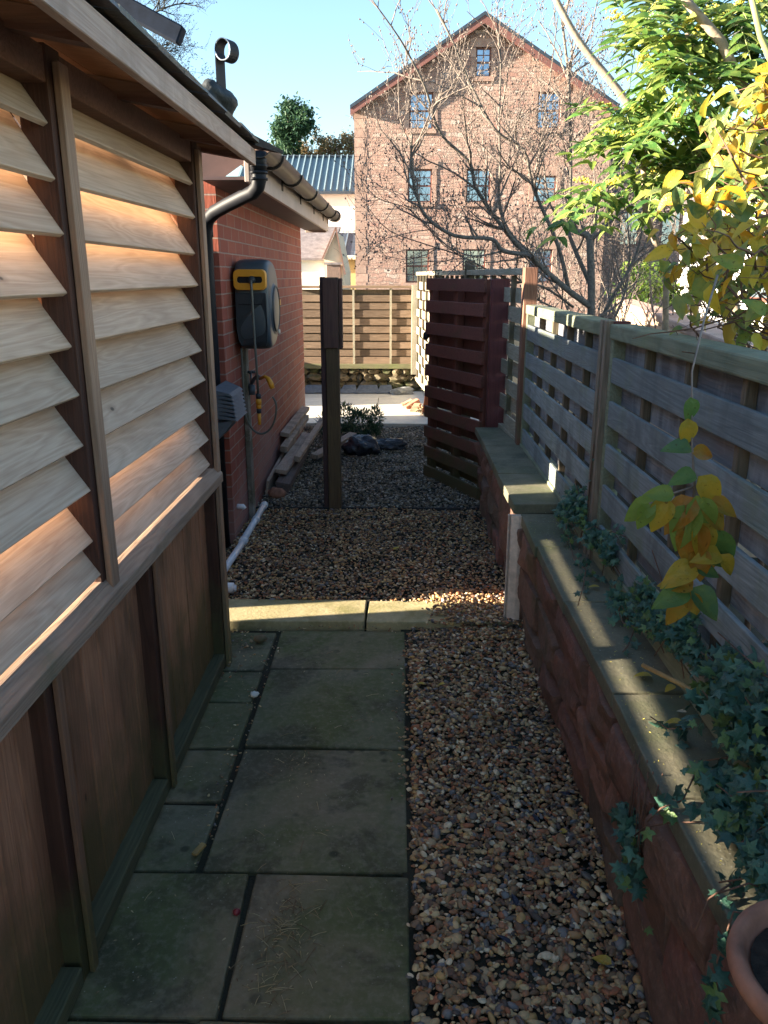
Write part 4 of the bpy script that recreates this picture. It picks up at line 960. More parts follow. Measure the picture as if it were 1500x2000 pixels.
for (p, w, rz, lb) in (((0.17,9.55,0.10),(0.05,0.10,0.035),0.5,'red brick piece leaning on the patio edge'), ((0.21,9.35,0.085),(0.05,0.09,0.03),1.2,'red brick piece nearest on the sunlit patio'), ((0.12,9.75,0.085),(0.06,0.07,0.03),0.2,'small red brick piece farthest left of the pile')):
    g = MB(); a = Vector((math.cos(rz), math.sin(rz), 0.45)).normalized()
    g.bar(Vector(p)-a*w[1], Vector(p)+a*w[1], w[0]*1.6, w[2]*2); tag(g.build('brick', M['terracotta'], None, 0.004), lb, 'brick', 'red brick pieces on the patio')
g = MB(); g.bar((0.335,8.98,0.08), (0.372,9.0,0.33), 0.12, 0.035, (0,1,0)); tag(g.build('ridge_tile', simple('orange_clay', (0.55,0.16,0.06), 0.7), None, 0.004), 'orange clay tile standing upright against the sunlit fence', 'tile')
g = MB(); g.blob((0.05,10.72,0.10), (0.16,0.10,0.06), 2, 0.25, seed=9)
for f in range(len(g.sm)): g.sm[f] = False
tag(g.build('slate_heap', simple('grey_slate', (0.20,0.21,0.21), 0.6, var=0.4)), 'grey heap of broken slate at the foot of the stone wall', 'rubble')
g = MB(); rn = random.Random(77); x = -1.3
while x < -0.1:
    w = rn.uniform(0.2,0.35); g.add([(x,10.70,0.072),(x+w,10.72,0.072),(x+w*0.9,10.86,0.16),(x+0.05,10.88,0.15),(x,10.70,0.086),(x+w,10.72,0.086),(x+w*0.9,10.86,0.172),(x+0.05,10.88,0.165)], [(3,2,1,0),(4,5,6,7),(0,1,5,4),(1,2,6,5),(2,3,7,6),(3,0,4,7)]); x += w*0.9
tag(g.build('slates', simple('blue_slate', (0.10,0.12,0.15), 0.5, var=0.3)), 'row of leaning blue grey slates along the stone wall', 'slates')

pot = thing('plant_pot', 'terracotta bowl pot with a sunlit flank at the bottom right corner', 'plant pot', (0.602, 0.868, 0.56))
prof = [(0.0,0.002),(0.068,0.002),(0.078,0.02),(0.103,0.075),(0.116,0.094),(0.128,0.100),(0.134,0.114),(0.131,0.130),(0.120,0.135),(0.110,0.126),(0.104,0.105),(0.0,0.10)]
g = MB(); g.lathe([(r_*1.03, h) for r_, h in prof], (0.602,0.868,0.561), 48); g.build('bowl', M['terracotta'], pot)
g = MB(); g.lathe([(0.0,0.116),(0.05,0.118),(0.106,0.112)], (0.602,0.868,0.561), 24); g.build('soil', M['soil'], pot)

# ------------------------------------------------------------------ foliage builders
def leafcloud(name, mat, P, D, S, parent, base, up=None, loc=(0,0,0)):
    V, F = scatter(base[0], base[1], P, frames(D, up), np.tile(S[:, None], (1,3))); return npmesh(name, V, F, mat, parent, True, loc)
IVY = ivy_leaf()
def ivy(label, clumps, trails, seed, size=(0.018, 0.040)):
    """clumps: (centre, radii, count); trails: (points, leaves per metre)"""
    r = np.random.default_rng(seed)
    base = clumps[0][0] if clumps else trails[0][0][0]
    t = thing('ivy', label, 'ivy', base, 'ivy growing over the retaining wall')
    Ps, Ds, Us, Ss = [], [], [], []
    st = MB()
    for c, rad, n in clumps:
        d = r.normal(size=(n,3)); d /= np.linalg.norm(d, axis=1, keepdims=True); d[:,2] = np.abs(d[:,2])*0.9; d[:,0] = -np.abs(d[:,0])*0.8 + 0.2*d[:,0]
        P = np.array(c) + d*np.array(rad)*r.uniform(0.35, 1.05, (n,1)); Ps.append(P)
        D = d*0.5 + r.normal(0,0.7,(n,3)); D[:,2] -= 0.45; Ds.append(D)
        U = np.tile([-0.45,-0.45,0.75], (n,1)) + r.normal(0,0.35,(n,3)); Us.append(U); Ss.append(r.uniform(size[0], size[1], n))
        for _ in range(max(3, n//40)):
            a = np.array(c)+r.normal(0,0.4,3)*np.array(rad)*0.8; b = np.array(c)+r.normal(0,0.7,3)*np.array(rad); m_ = (a+b)/2+np.array([0,0,0.02]); a[2] = max(a[2],0.565); b[2]=max(b[2],0.565)
            st.tube([a, m_, b], 0.0016, 5)
    for pts, dens in trails:
        pts = np.array(pts, float); seg = np.linalg.norm(np.diff(pts, axis=0), axis=1); L = seg.sum(); n = int(L*dens)
        cum = np.concatenate([[0], np.cumsum(seg)]); tt = r.uniform(0, L, n)
        P = np.stack([np.interp(tt, cum, pts[:,k]) for k in range(3)], 1) + r.normal(0, 0.012, (n,3)); Ps.append(P)
        D = r.normal(0,0.8,(n,3)); D[:,2] -= 0.5; Ds.append(D); Us.append(np.tile([-0.5,-0.5,0.7], (n,1)) + r.normal(0,0.3,(n,3))); Ss.append(r.uniform(size[0]*0.9, size[1], n))
        st.tube([tuple(p) for p in pts], 0.0018, 6)
    leafcloud('leaves', M['ivy'], np.concatenate(Ps), np.concatenate(Ds), np.concatenate(Ss), t, IVY, np.concatenate(Us), base)
    st.build('stems', M['twig_red'], t)
    return t
ivy('clump of small leaved ivy round the foot of the fence post', [((0.72,3.02,0.68),(0.07,0.16,0.13),330), ((0.73,2.78,0.66),(0.06,0.10,0.08),130), ((0.725,3.25,0.60),(0.05,0.15,0.05),90), ((0.735,2.60,0.66),(0.035,0.09,0.10),200)],
    [([(0.69,3.1,0.62),(0.66,2.8,0.585),(0.70,2.6,0.58)], 60), ([(0.735,2.72,0.70),(0.737,2.6,0.76),(0.738,2.45,0.79)], 70), ([(0.70,2.75,0.62),(0.64,2.55,0.575),(0.59,2.4,0.57)], 45), ([(0.73,2.93,0.75),(0.728,2.92,0.9),(0.73,2.915,1.0)], 22)], 1, (0.016, 0.030))
ivy('trailing ivy along the fence foot left of the hanging yellow leaves', [((0.735,2.10,0.66),(0.045,0.20,0.10),300), ((0.73,1.85,0.70),(0.05,0.13,0.12),300), ((0.72,2.34,0.60),(0.04,0.10,0.04),70)],
    [([(0.73,2.5,0.62),(0.70,2.35,0.59),(0.68,2.2,0.60),(0.72,2.0,0.66)], 70), ([(0.72,1.9,0.80),(0.72,1.75,0.86),(0.70,1.62,0.89)], 45), ([(0.72,2.2,0.60),(0.67,2.1,0.575),(0.64,2.05,0.58)], 40)], 2, (0.018, 0.033))
ivy('large mass of dark blue green ivy above the terracotta pot', [((0.76,1.48,0.68),(0.12,0.24,0.17),470), ((0.75,1.20,0.68),(0.13,0.18,0.14),330), ((0.70,1.32,0.60),(0.12,0.16,0.05),240), ((0.66,1.10,0.62),(0.09,0.09,0.08),150), ((0.80,1.30,0.80),(0.10,0.25,0.14),300)],
    [([(0.68,1.62,0.60),(0.64,1.66,0.575),(0.62,1.72,0.57)], 60), ([(0.66,1.50,0.60),(0.58,1.38,0.585),(0.53,1.36,0.58),(0.51,1.37,0.54)], 60), ([(0.64,1.05,0.60),(0.555,1.07,0.60),(0.53,1.05,0.52),(0.535,1.03,0.42),(0.54,1.01,0.34)], 75), ([(0.60,1.15,0.60),(0.54,1.13,0.57),(0.515,1.11,0.52)], 50)], 3, (0.017, 0.042))
ivy('small hanging tuft of ivy over the red blocks', [((0.545,1.56,0.36),(0.03,0.09,0.06),60), ((0.54,1.50,0.30),(0.03,0.05,0.05),22)],
    [([(0.60,1.32,0.58),(0.545,1.36,0.545),(0.53,1.44,0.47),(0.535,1.52,0.38)], 16), ([(0.54,1.52,0.32),(0.54,1.46,0.26),(0.545,1.42,0.22)], 26)], 4, (0.022, 0.038))

OV = oval_leaf(3, 6, 0.29, 0.26, 0.34); OV2 = oval_leaf(3, 7, 0.36, 0.24, 0.36); LAN = oval_leaf(2, 4, 0.20, 0.25, 0.2)
# cane lying in the ivy
g = MB(); g.tube([(0.66,1.93,0.60),(0.70,1.75,0.64),(0.735,1.52,0.68)], 0.006, 8); tag(g.build('garden_cane', M['cane']), 'orange brown bamboo cane lying along the ivy by the fence', 'cane')

def twigpath(a, b, n, jit, r): 
    a, b = np.array(a, float), np.array(b, float); return [a+(b-a)*i/n + (r.normal(0, jit, 3) if 0 < i < n else 0) for i in range(n+1)]
# hanging twig with yellow and green leaves
hw = thing('hanging_twig', 'hanging twig with large orange, yellow and green leaves before the fence', 'branch', (0.49, 1.3, 1.2))
g = MB(); g.tube([(0.62,1.62,1.60),(0.53,1.42,1.53),(0.478,1.31,1.45),(0.488,1.30,1.33),(0.50,1.30,1.26),(0.497,1.29,1.19),(0.505,1.28,1.12),(0.50,1.28,1.07)], [0.0022,0.0018,0.0015,0.0016,0.0025,0.0025,0.0022,0.0015], 6)
g.tube([(0.50,1.30,1.26),(0.46,1.29,1.25),(0.42,1.28,1.235)], 0.0018, 5); g.tube([(0.497,1.29,1.19),(0.525,1.29,1.18),(0.545,1.28,1.15)], 0.0018, 5); g.tube([(0.505,1.28,1.12),(0.485,1.27,1.10),(0.475,1.27,1.085)], 0.0018, 5)
g.build('stem', M['twig'], hw)
P, D, S, U = [], [], [], []
specs = [((0.487,1.30,1.325),(-0.7,-0.2,0.12),0.052),((0.488,1.30,1.32),(0.8,0,-0.1),0.045),((0.495,1.29,1.285),(-0.8,-.3,-.15),0.05),((0.50,1.29,1.28),(0.6,-.2,-.7),0.07),
 ((0.497,1.28,1.25),(0.25,-.2,-.9),0.085),((0.495,1.28,1.245),(-0.6,-.2,-.6),0.078),((0.49,1.28,1.235),(-0.3,-.3,-.85),0.085),((0.505,1.28,1.23),(0.75,-.1,-.5),0.07),
 ((0.46,1.28,1.25),(-0.9,0,0.1),0.05),((0.43,1.28,1.24),(-0.75,0,-.5),0.062),((0.42,1.28,1.236),(-0.3,-.2,-.9),0.05),((0.45,1.28,1.245),(-0.35,-.2,-.8),0.065),
 ((0.50,1.275,1.21),(-0.15,-.2,-.95),0.09),((0.50,1.275,1.205),(0.35,-.2,-.9),0.082),((0.52,1.28,1.19),(0.55,-.1,-.8),0.095),((0.53,1.28,1.18),(0.35,0,-.9),0.075),
 ((0.545,1.27,1.15),(-0.7,-.3,0.0),0.055),((0.545,1.27,1.15),(0.45,-.2,-.6),0.045),((0.505,1.27,1.13),(-0.8,-.3,-.35),0.07),((0.505,1.27,1.125),(0.7,-.2,-.1),0.045),
 ((0.505,1.27,1.10),(-0.95,-.2,0.0),0.06),((0.50,1.265,1.09),(0.6,-.3,-.5),0.075),((0.495,1.265,1.09),(-0.75,-.3,-.25),0.07),((0.485,1.27,1.085),(-0.15,-.2,-.9),0.072),((0.50,1.265,1.085),(0.25,-.2,-.9),0.05),
 ((0.476,1.30,1.41),(0.1,-.1,-1),0.045),((0.476,1.30,1.375),(0.05,-.1,-1),0.05),((0.51,1.275,1.16),(0.0,-.4,-.9),0.06),((0.52,1.285,1.235),(0.9,-.1,-.2),0.06)]
for p, d, s in specs: P.append(p); D.append(d); S.append(s*0.95); U.append((random.uniform(-.4,.2), -0.75, 0.6+random.uniform(-.3,.3)))
leafcloud('leaves', M['twigleaf'], np.array(P), np.array(D), np.array(S), hw, OV2, np.array(U), (0.49,1.3,1.2))

# shrub with yellow and green oval leaves
sh = thing('yellow_shrub', 'leafy shrub with broad yellow and green leaves hanging over the right fence', 'shrub', (1.05, 2.3, 0.4))
r = np.random.default_rng(21)
g = MB(); tips = []
def shoot(a, b, r0, n=7, jit=0.02, m=g):
    p = twigpath(a, b, n, jit, r); m.tube([tuple(q) for q in p], [r0*(1-0.75*i/n) for i in range(n+1)], 6); return p
roots = [((1.25,2.6,0.3),(1.15,2.5,1.9)),((1.3,2.5,0.3),(1.30,2.4,2.2)),((1.2,2.3,0.3),(1.0,2.25,1.7))]
for a, b in roots: shoot(a, b, 0.012, 9, 0.012)
shoot((1.22,2.55,1.5),(0.62,2.15,1.44),0.005, 9, 0.007); shoot((1.2,2.4,1.35),(0.70,2.0,1.42),0.005, 9, 0.007); shoot((1.0,2.25,1.65),(0.56,1.55,1.68),0.004, 9, 0.006)
leafP, leafD, leafS = [], [], []
for k in range(150):
    # ends of shoots fill a crown that overhangs the fence
    b = np.array([r.uniform(0.64, 1.2), r.uniform(1.95, 2.6), r.uniform(1.44, 2.12)])
    lim = 0.64 + max(0, b[2]-1.88)*0.8 + (b[1]-1.95)*0.22
    b[0] = max(b[0], lim + r.uniform(0, 0.12))
    a = b + np.array([r.uniform(0.05,0.30), r.uniform(-0.1,0.2), r.uniform(-0.22,0.08)])
    p = shoot(a, b, 0.0035, 5, 0.015)
    n = 5 if b[2] > 1.58 else 2
    for i in range(n):
        q = p[1+i % 5]; leafP.append(q + r.normal(0,0.008,3)); d = (b-a)/np.linalg.norm(b-a)*0.5 + r.normal(0,0.6,3); d[2] -= 0.35; leafD.append(d); leafS.append(r.uniform(0.045, 0.08))
for k in range(60):   # bare fine twigs low down
    b = np.array([r.uniform(0.72, 1.3), r.uniform(1.8, 2.6), r.uniform(1.38, 1.62)]); a = b + np.array([r.uniform(0.15,0.5), r.uniform(-0.1,0.3), r.uniform(-0.12,0.12)])
    p = shoot(a, b, 0.0028, 6, 0.02)
    if k % 2 == 0: leafP.append(b); leafD.append(r.normal(0,0.7,3)+np.array([-.3,0,-.4])); leafS.append(r.uniform(0.04,0.065))
g.build('branches', M['twig_red'], sh)
leafP, leafD, leafS = map(np.array, (leafP, leafD, leafS))
leafcloud('leaves', M['yleaf'], leafP, leafD, leafS, sh, OV, np.tile([-0.5,-0.5,0.6], (len(leafP),1))+r.normal(0,0.45,(len(leafP),3)), (1.05,2.3,0.4))

# mahonia-like evergreen with yellow flower spikes
ma = thing('evergreen_shrub', 'tall evergreen with narrow leaflets and yellow flower spikes at top right', 'shrub', (1.5, 3.5, 0))
r = np.random.default_rng(5)
g = MB(); heads = []
stems = [((1.75,3.5,0.2),(1.05,3.3,2.45),0.016), ((1.7,3.4,0.2),(1.33,3.2,2.3),0.018), ((1.9,3.6,0.2),(1.55,3.4,2.5),0.026), ((1.5,3.6,0.2),(0.95,3.4,2.1),0.02)]
for a, b, r0 in stems: p = twigpath(a, b, 8, 0.02, r); g.tube([tuple(q) for q in p], [r0*(1-0.5*i/8) for i in range(9)], 9)
g.tube([(1.50,3.2,1.65),(1.331,3.2,2.136),(1.21,3.2,2.289),(1.142,3.2,2.398),(1.003,3.2,2.526),(0.95,3.2,2.62)], [0.022,0.020,0.019,0.017,0.015,0.013], 10)
g.build('stems', M['bark_light'], ma)
g = MB(); g.tube([(1.40,3.0,2.05),(1.30,3.0,2.20),(1.20,3.0,2.36),(1.12,3.0,2.56)], [0.013,0.012,0.010,0.008], 9); g.build('green_stem', M['bark_green'], ma)
hp = [(0.86,3.3,2.08),(0.93,3.2,2.30),(0.90,3.4,2.48),(1.05,3.3,2.18),(1.10,3.4,2.42),(1.22,3.5,2.10),(1.30,3.4,2.35),(1.42,3.5,2.2),(1.18,3.6,2.62),(1.38,3.5,2.58),(1.02,3.4,1.98),(1.0,3.6,2.62),(1.55,3.6,2.4),(1.25,3.7,2.0),(0.80,3.4,1.92),(1.5,3.5,2.0),(1.1,3.7,2.3),(0.98,3.15,2.12),(1.15,3.2,2.28),(1.32,3.3,2.12),(1.38,3.2,2.42),(1.2,3.3,2.5),(0.98,3.3,2.42),(1.48,3.3,2.32),(1.28,3.15,1.92),(1.08,3.5,2.05),(1.45,3.6,2.62),(0.88,3.5,2.2)]
LP, LD, LS, FP = [], [], [], []
rach = MB()
for h in hp:
    h = np.array(h)
    for k in range(10):
        a = r.uniform(0, 2*np.pi); el = r.uniform(-0.35, 0.7); d = np.array([math.cos(a)*math.cos(el), math.sin(a)*math.cos(el), math.sin(el)]); L = r.uniform(0.16, 0.27)
        sag = np.array([0,0,-0.12]); pts = [h + d*L*t + sag*t*t for t in (0, .33, .66, 1)]; rach.tube([tuple(q) for q in pts], 0.0018, 4)
        side = np.cross(d, [0,0,1]); side /= np.linalg.norm(side)+1e-6
        for i in range(5):
            t = 0.2+0.8*i/4; q = h + d*L*t + sag*t*t
            for s in (-1, 1): LP.append(q); LD.append(side*s*0.85 + d*0.5 + np.array([0,0,-0.25]) + r.normal(0,0.12,3)); LS.append(r.uniform(0.06, 0.10))
        LP.append(pts[-1]); LD.append(d+np.array([0,0,-.3])); LS.append(0.06)
    for k in range(2):
        a = r.uniform(0, 2*np.pi); d = np.array([math.cos(a)*0.6, math.sin(a)*0.6, 0.75]); L = r.uniform(0.09, 0.17); sag = np.array([d[0]*0.04,d[1]*0.04,-0.05])
        for i in range(60): t = r.uniform(0.1,1); FP.append(h + d*L*t + sag*t*t + r.normal(0,0.005,3))
rach.build('leaf_stalks', M['bark_green'], ma)
LP, LD, LS, FP = map(np.array, (LP, LD, LS, FP))
leafcloud('leaves', M['mleaf'], LP, LD, LS, ma, LAN, np.tile([-0.3,-0.3,0.9], (len(LP),1))+r.normal(0,0.25,(len(LP),3)), (1.5,3.5,0))
bv, bf = ico(1); V, F = scatter(bv, bf, FP, rotmats(len(FP)), np.tile(r.uniform(0.006,0.011,(len(FP),1)), (1,3))); npmesh('flower_spikes', V, F, M['mflower'], ma, loc=(1.5,3.5,0))

# ------------------------------------------------------------------ bare trees
FPX = 1550.0
_f = Vector((-math.sin(YAW)*math.cos(PITCH), math.cos(YAW)*math.cos(PITCH), -math.sin(PITCH))); _r = Vector((math.cos(YAW), math.sin(YAW), 0)); _u = _r.cross(_f)
def at(px, py, y):
    d = _f + _r*((px-750)/FPX) - _u*((py-1000)/FPX); return Vector((0,0,CAM_H)) + d*(y/d.y)

def bare_tree(name, label, loc, limbs, seed, mat_l, mat_t, grow=1.0, depth=3, twl=0.5, buds=False, bias=(0,0,0.25), rate=7.0):
    """limbs: list of (points, r0, r1). Side shoots are grown recursively from every limb."""
    r = np.random.default_rng(seed); t = thing(name, label, 'tree', loc)
    tr, cr = MB(), MB(); bud = []
    def smooth(P, k=4):
        P = [np.array(p, float) for p in P]; out = []
        for i in range(len(P)-1):
            p0, p1, p2, p3 = P[max(i-1,0)], P[i], P[i+1], P[min(i+2,len(P)-1)]
            for j in range(k):
                u = j/k; out.append(0.5*((2*p1)+(-p0+p2)*u+(2*p0-5*p1+4*p2-p3)*u*u+(-p0+3*p1-3*p2+p3)*u**3))
        out.append(P[-1]); return out
    def shoots(P, r0, r1, lev):
        seg = [np.linalg.norm(P[i+1]-P[i]) for i in range(len(P)-1)]; L = sum(seg)
        n = int(L*rate*grow*(1.25 if lev else 1.0)+r.random())
        for _ in range(n):
            s = r.uniform(0.12 if lev == 0 else 0.15, 1.0)*L; acc = 0
            for i, sg in enumerate(seg):
                if acc+sg >= s: break
                acc += sg
            f = (s-acc)/max(sg,1e-6); p = P[i]+(P[i+1]-P[i])*f; d = (P[i+1]-P[i])/max(sg,1e-6)
            rr = (r0+(r1-r0)*s/L)
            q = r.normal(size=3); q -= d*q.dot(d); q /= np.linalg.norm(q)+1e-6
            dd = d*r.uniform(0.3,0.9) + q*r.uniform(0.5,1.0) + np.array(bias)*r.uniform(0.3,1.6); dd /= np.linalg.norm(dd)
            l = twl*(0.62**lev)*r.uniform(0.4,1.25); k = 5; pts = [p]; cur = dd
            for j in range(k):
                cur = cur + r.normal(0,0.16,3) + np.array(bias)*0.12; cur /= np.linalg.norm(cur); pts.append(pts[-1]+cur*l/k)
            a = min(rr*0.55, 0.0105*(0.6**lev)); a = max(a, 0.0021)
            (cr).tube([tuple(x) for x in pts], [a*(1-0.6*j/k) for j in range(k+1)], 5 if lev == 0 else 3, cap=False)
            if buds and lev >= 1:
                for _b in range(2): bud.append(pts[r.integers(2,6)]+r.normal(0,0.004,3))
            if lev+1 < depth: shoots(pts, a, a*0.4, lev+1)
    for pts, r0, r1 in limbs:
        P = smooth(pts); n = len(P)
        rad = [(r0+(r1-r0)*(i/(n-1))**0.7)*0.70 for i in range(n)]; tr.tube([tuple(x) for x in P], rad, 9)
        shoots(P, r0, r1, 0)
    tr.build('trunk', mat_l, t); cr.build('twigs', mat_t, t)
    if bud:
        bud = np.array(bud); bv, bf = ico(1); V, F = scatter(bv, bf, bud, rotmats(len(bud)), np.tile([[0.012,0.012,0.018]], (len(bud),1))); npmesh('buds', V, F, mat_t, t, loc=loc)
    return t
TY = 7.2
def PL(l, dy=0.0, dy1=0.0): n = len(l); return [at(x, y, TY+dy+(dy1-dy)*i/max(1,n-1)) for i, (x, y) in enumerate(l)]
limbs = [
 (PL([(1160,900),(1158,760),(1155,640),(1155,560),(1152,466)],0,0), 0.062, 0.045),
 (PL([(1155,600),(1111,568),(1060,524),(1035,500),(983,490),(960,467),(887,460),(833,423),(813,377),(803,320),(805,262)],0,-0.5), 0.042, 0.012),
 (PL([(1060,524),(1000,467),(933,373),(917,317),(860,260),(830,170),(800,110),(777,70),(727,0)],0,-0.8), 0.032, 0.006),
 (PL([(1042,500),(998,458),(975,400),(977,320),(975,233),(978,117),(970,33)],0.1,0.2), 0.026, 0.008),
 (PL([(1111,568),(1090,480),(1042,367),(1023,293),(967,253),(913,150),(887,87),(853,17)],0.1,-0.3), 0.030, 0.008),
 (PL([(1155,560),(1120,480),(1111,440),(1115,330),(1111,165),(1100,60),(1089,-20)],0.1,0.4), 0.032, 0.012),
 (PL([(1111,440),(1075,400),(1060,280),(1075,150),(1090,30)],0.2,0.6), 0.016, 0.006),
 (PL([(1152,466),(1144,458),(1120,450)],0,0), 0.048, 0.035),
 (PL([(1155,470),(1190,435),(1229,403),(1280,367)],0,-0.3), 0.022, 0.006),
 (PL([(1165,640),(1200,575),(1236,513),(1252,460),(1262,400)],0.1,-0.1), 0.034, 0.010),
 (PL([(1175,660),(1215,590),(1230,500),(1225,400),(1240,300)],0.3,0.5), 0.020, 0.006),
 (PL([(1155,500),(1165,420),(1160,330),(1150,240)],0.2,0.3), 0.016, 0.005),
 (PL([(1120,600),(1060,560),(990,545),(900,500),(840,480),(760,450),(715,400)],0.3,0.0), 0.018, 0.004),
 (PL([(983,490),(920,500),(860,470),(800,410),(735,385),(690,330)],-0.2,-0.4), 0.012, 0.003),
 (PL([(1140,620),(1080,600),(1020,570),(960,540),(890,540)],0.1,-0.2), 0.016, 0.004),
 (PL([(1207,660),(1225,600),(1240,560)],0.4,0.5), 0.012, 0.006),
]
bare_tree('bare_tree', 'leafless fruit tree with spreading limbs in front of the sandstone mill', tuple(at(1158,760,TY)[:2])+(0,), limbs, 3, M['bark'], M['twig'], 1.12, 3, 0.52, True, bias=(0.05,0,0.40))
# pale pruned branch nearer the shrub
limbs = [([at(1040,-110,4.2), at(1062,-50,4.2), at(1086,0,4.2), at(1133,84,4.2), at(1207,176,4.2), at(1290,290,4.2), at(1400,470,4.2), Vector((2.3,4.3,0.0))], 0.011, 0.034)]
bare_tree('bare_tree', 'pale leaning branch crossing the sky left of the evergreen', (2.3,4.3,0), limbs, 9, M['bark_light'], M['twig'], 0.6, 2, 0.4)
# thicket of thin grey stems right of the tree
r = np.random.default_rng(14); limbs = []
for k in range(30):
    x0 = 2.7+r.uniform(-0.9,1.1); y0 = 9.5+r.uniform(-0.5,0.8); limbs.append(([(x0,y0,0),(x0+r.uniform(-.2,.2),y0,0.9),(x0+r.uniform(-.5,.5),y0+r.uniform(-.2,.2),1.8),(x0+r.uniform(-.9,.9),y0,2.7+r.uniform(-.3,.5))], 0.018, 0.005))
bare_tree('bare_thicket', 'tangled thicket of bare grey stems between fruit tree and white house', (2.9,9.5,0), limbs, 15, M['twig'], M['twig'], 0.8, 3, 0.45)
M['darkbark'] = simple('dark_bark', (0.045,0.05,0.05), 0.9)
# tree behind the shed roof, top left
limbs = [([(-4.9,14,0),(-4.8,14,3),(-4.6,14,5.2)],0.12,0.05), ([(-4.7,14,4.6),(-4.2,14,5.3),(-3.6,14,5.6),(-3.2,14,5.65)],0.04,0.01), ([(-4.7,14,4.2),(-4.1,14,4.9),(-3.6,14,5.1)],0.03,0.01), ([(-4.6,14,5.2),(-4.2,14,5.9),(-3.7,14,6.2)],0.03,0.01), ([(-4.6,14,3.9),(-4.0,14,4.6),(-3.5,14,4.75)],0.02,0.006)]
bare_tree('bare_tree', 'blurred dark bare tree showing above the shed roof at top left', (-4.9,14,0), limbs, 19, M['darkbark'], M['darkbark'], 1.8, 3, 0.5, True)

# ------------------------------------------------------------------ sandstone mill
mill = thing('mill_building', 'large red sandstone building with steep gable and small paned windows', 'building', (2.9, 31, 0))
YM = 31.0
XL, XR, ZE, XA, ZA = -1.60, 7.55, 7.25, 2.90, 10.02
wins = [(0.36,1.20,6.60,7.78,3),(4.88,5.70,6.60,7.78,3),(0.33,1.20,4.16,5.28,2),(2.45,3.32,4.16,5.28,2),(4.88,5.70,4.16,5.05,2),(0.28,1.14,1.34,2.53,3),(2.40,3.24,1.34,2.53,3),(4.85,5.70,1.34,2.53,3),(2.66,3.19,8.26,9.18,2)]
# wall with real window openings: strips between the sorted edges
def wallgrid(mb, y, x0, x1, z0, z1, holes, back):
    xs = sorted({x0, x1}|{h[0] for h in holes}|{h[1] for h in holes}); zs = sorted({z0, z1}|{h[2] for h in holes}|{h[3] for h in holes})
    for i in range(len(xs)-1):
        for j in range(len(zs)-1):
            cx, cz = (xs[i]+xs[i+1])/2, (zs[j]+zs[j+1])/2
            if any(h[0] < cx < h[1] and h[2] < cz < h[3] for h in holes): continue
            mb.add([(xs[i],y,zs[j]),(xs[i+1],y,zs[j]),(xs[i+1],y,zs[j+1]),(xs[i],y,zs[j+1])], [(0,1,2,3)])
    for a, b, c, d in [(h[0],h[1],h[2],h[3]) for h in holes if h[3] < z1-1e-4]:
        mb.add([(a,y,c),(b,y,c),(b,y,d),(a,y,d),(a,back,c),(b,back,c),(b,back,d),(a,back,d)], [(0,1,5,4),(1,2,6,5),(2,3,7,6),(3,0,4,7)])
g = MB(); holes = [(w[0],w[1],w[2],min(w[3],ZE)) for w in wins if w[2] < ZE]
wallgrid(g, YM, XL, XR, -0.5, ZE, holes, YM+0.18)
# gable above the eaves, cut by the heads of the upper windows and the attic window
up = [(0.36,1.20,ZE,7.78),(4.88,5.70,ZE,7.78),(2.66,3.19,8.26,9.18)]
def gz(x): return ZE+(ZA-ZE)*((x-XL)/(XA-XL) if x < XA else (XR-x)/(XR-XA))
xs = sorted({XL, XR, XA} | {u[0] for u in up} | {u[1] for u in up})
for i in range(len(xs)-1):
    a, b = xs[i], xs[i+1]; hs = [u for u in up if u[0] < (a+b)/2 < u[1]]
    lo = ZE
    for u in hs:
        if u[2] > ZE: g.add([(a,YM,ZE),(b,YM,ZE),(b,YM,u[2]),(a,YM,u[2])], [(0,1,2,3)])
        lo = u[3]
    g.add([(a,YM,lo),(b,YM,lo),(b,YM,gz(b)),(a,YM,gz(a))], [(0,1,2,3)])
g.add([(XL,YM,-0.5),(XL,YM+14,-0.5),(XL,YM+14,ZE),(XL,YM,ZE),(XR,YM,-0.5),(XR,YM+14,-0.5),(XR,YM+14,ZE),(XR,YM,ZE)], [(0,3,2,1),(4,5,6,7)])
# the two windows that cross the eaves line: cut lower halves were left open in the grid above
for a, b, c, d in ((0.36,1.20,6.60,7.78),(4.88,5.70,6.60,7.78),(2.66,3.19,8.26,9.18)):
    g.add([(a,YM,c),(b,YM,c),(b,YM,d),(a,YM,d),(a,YM+.18,c),(b,YM+.18,c),(b,YM+.18,d),(a,YM+.18,d)], [(0,1,5,4),(1,2,6,5),(2,3,7,6),(3,0,4,7)])
g2 = MB()
g.f = g.f; wall = g.build('wall', M['rubble'], mill)
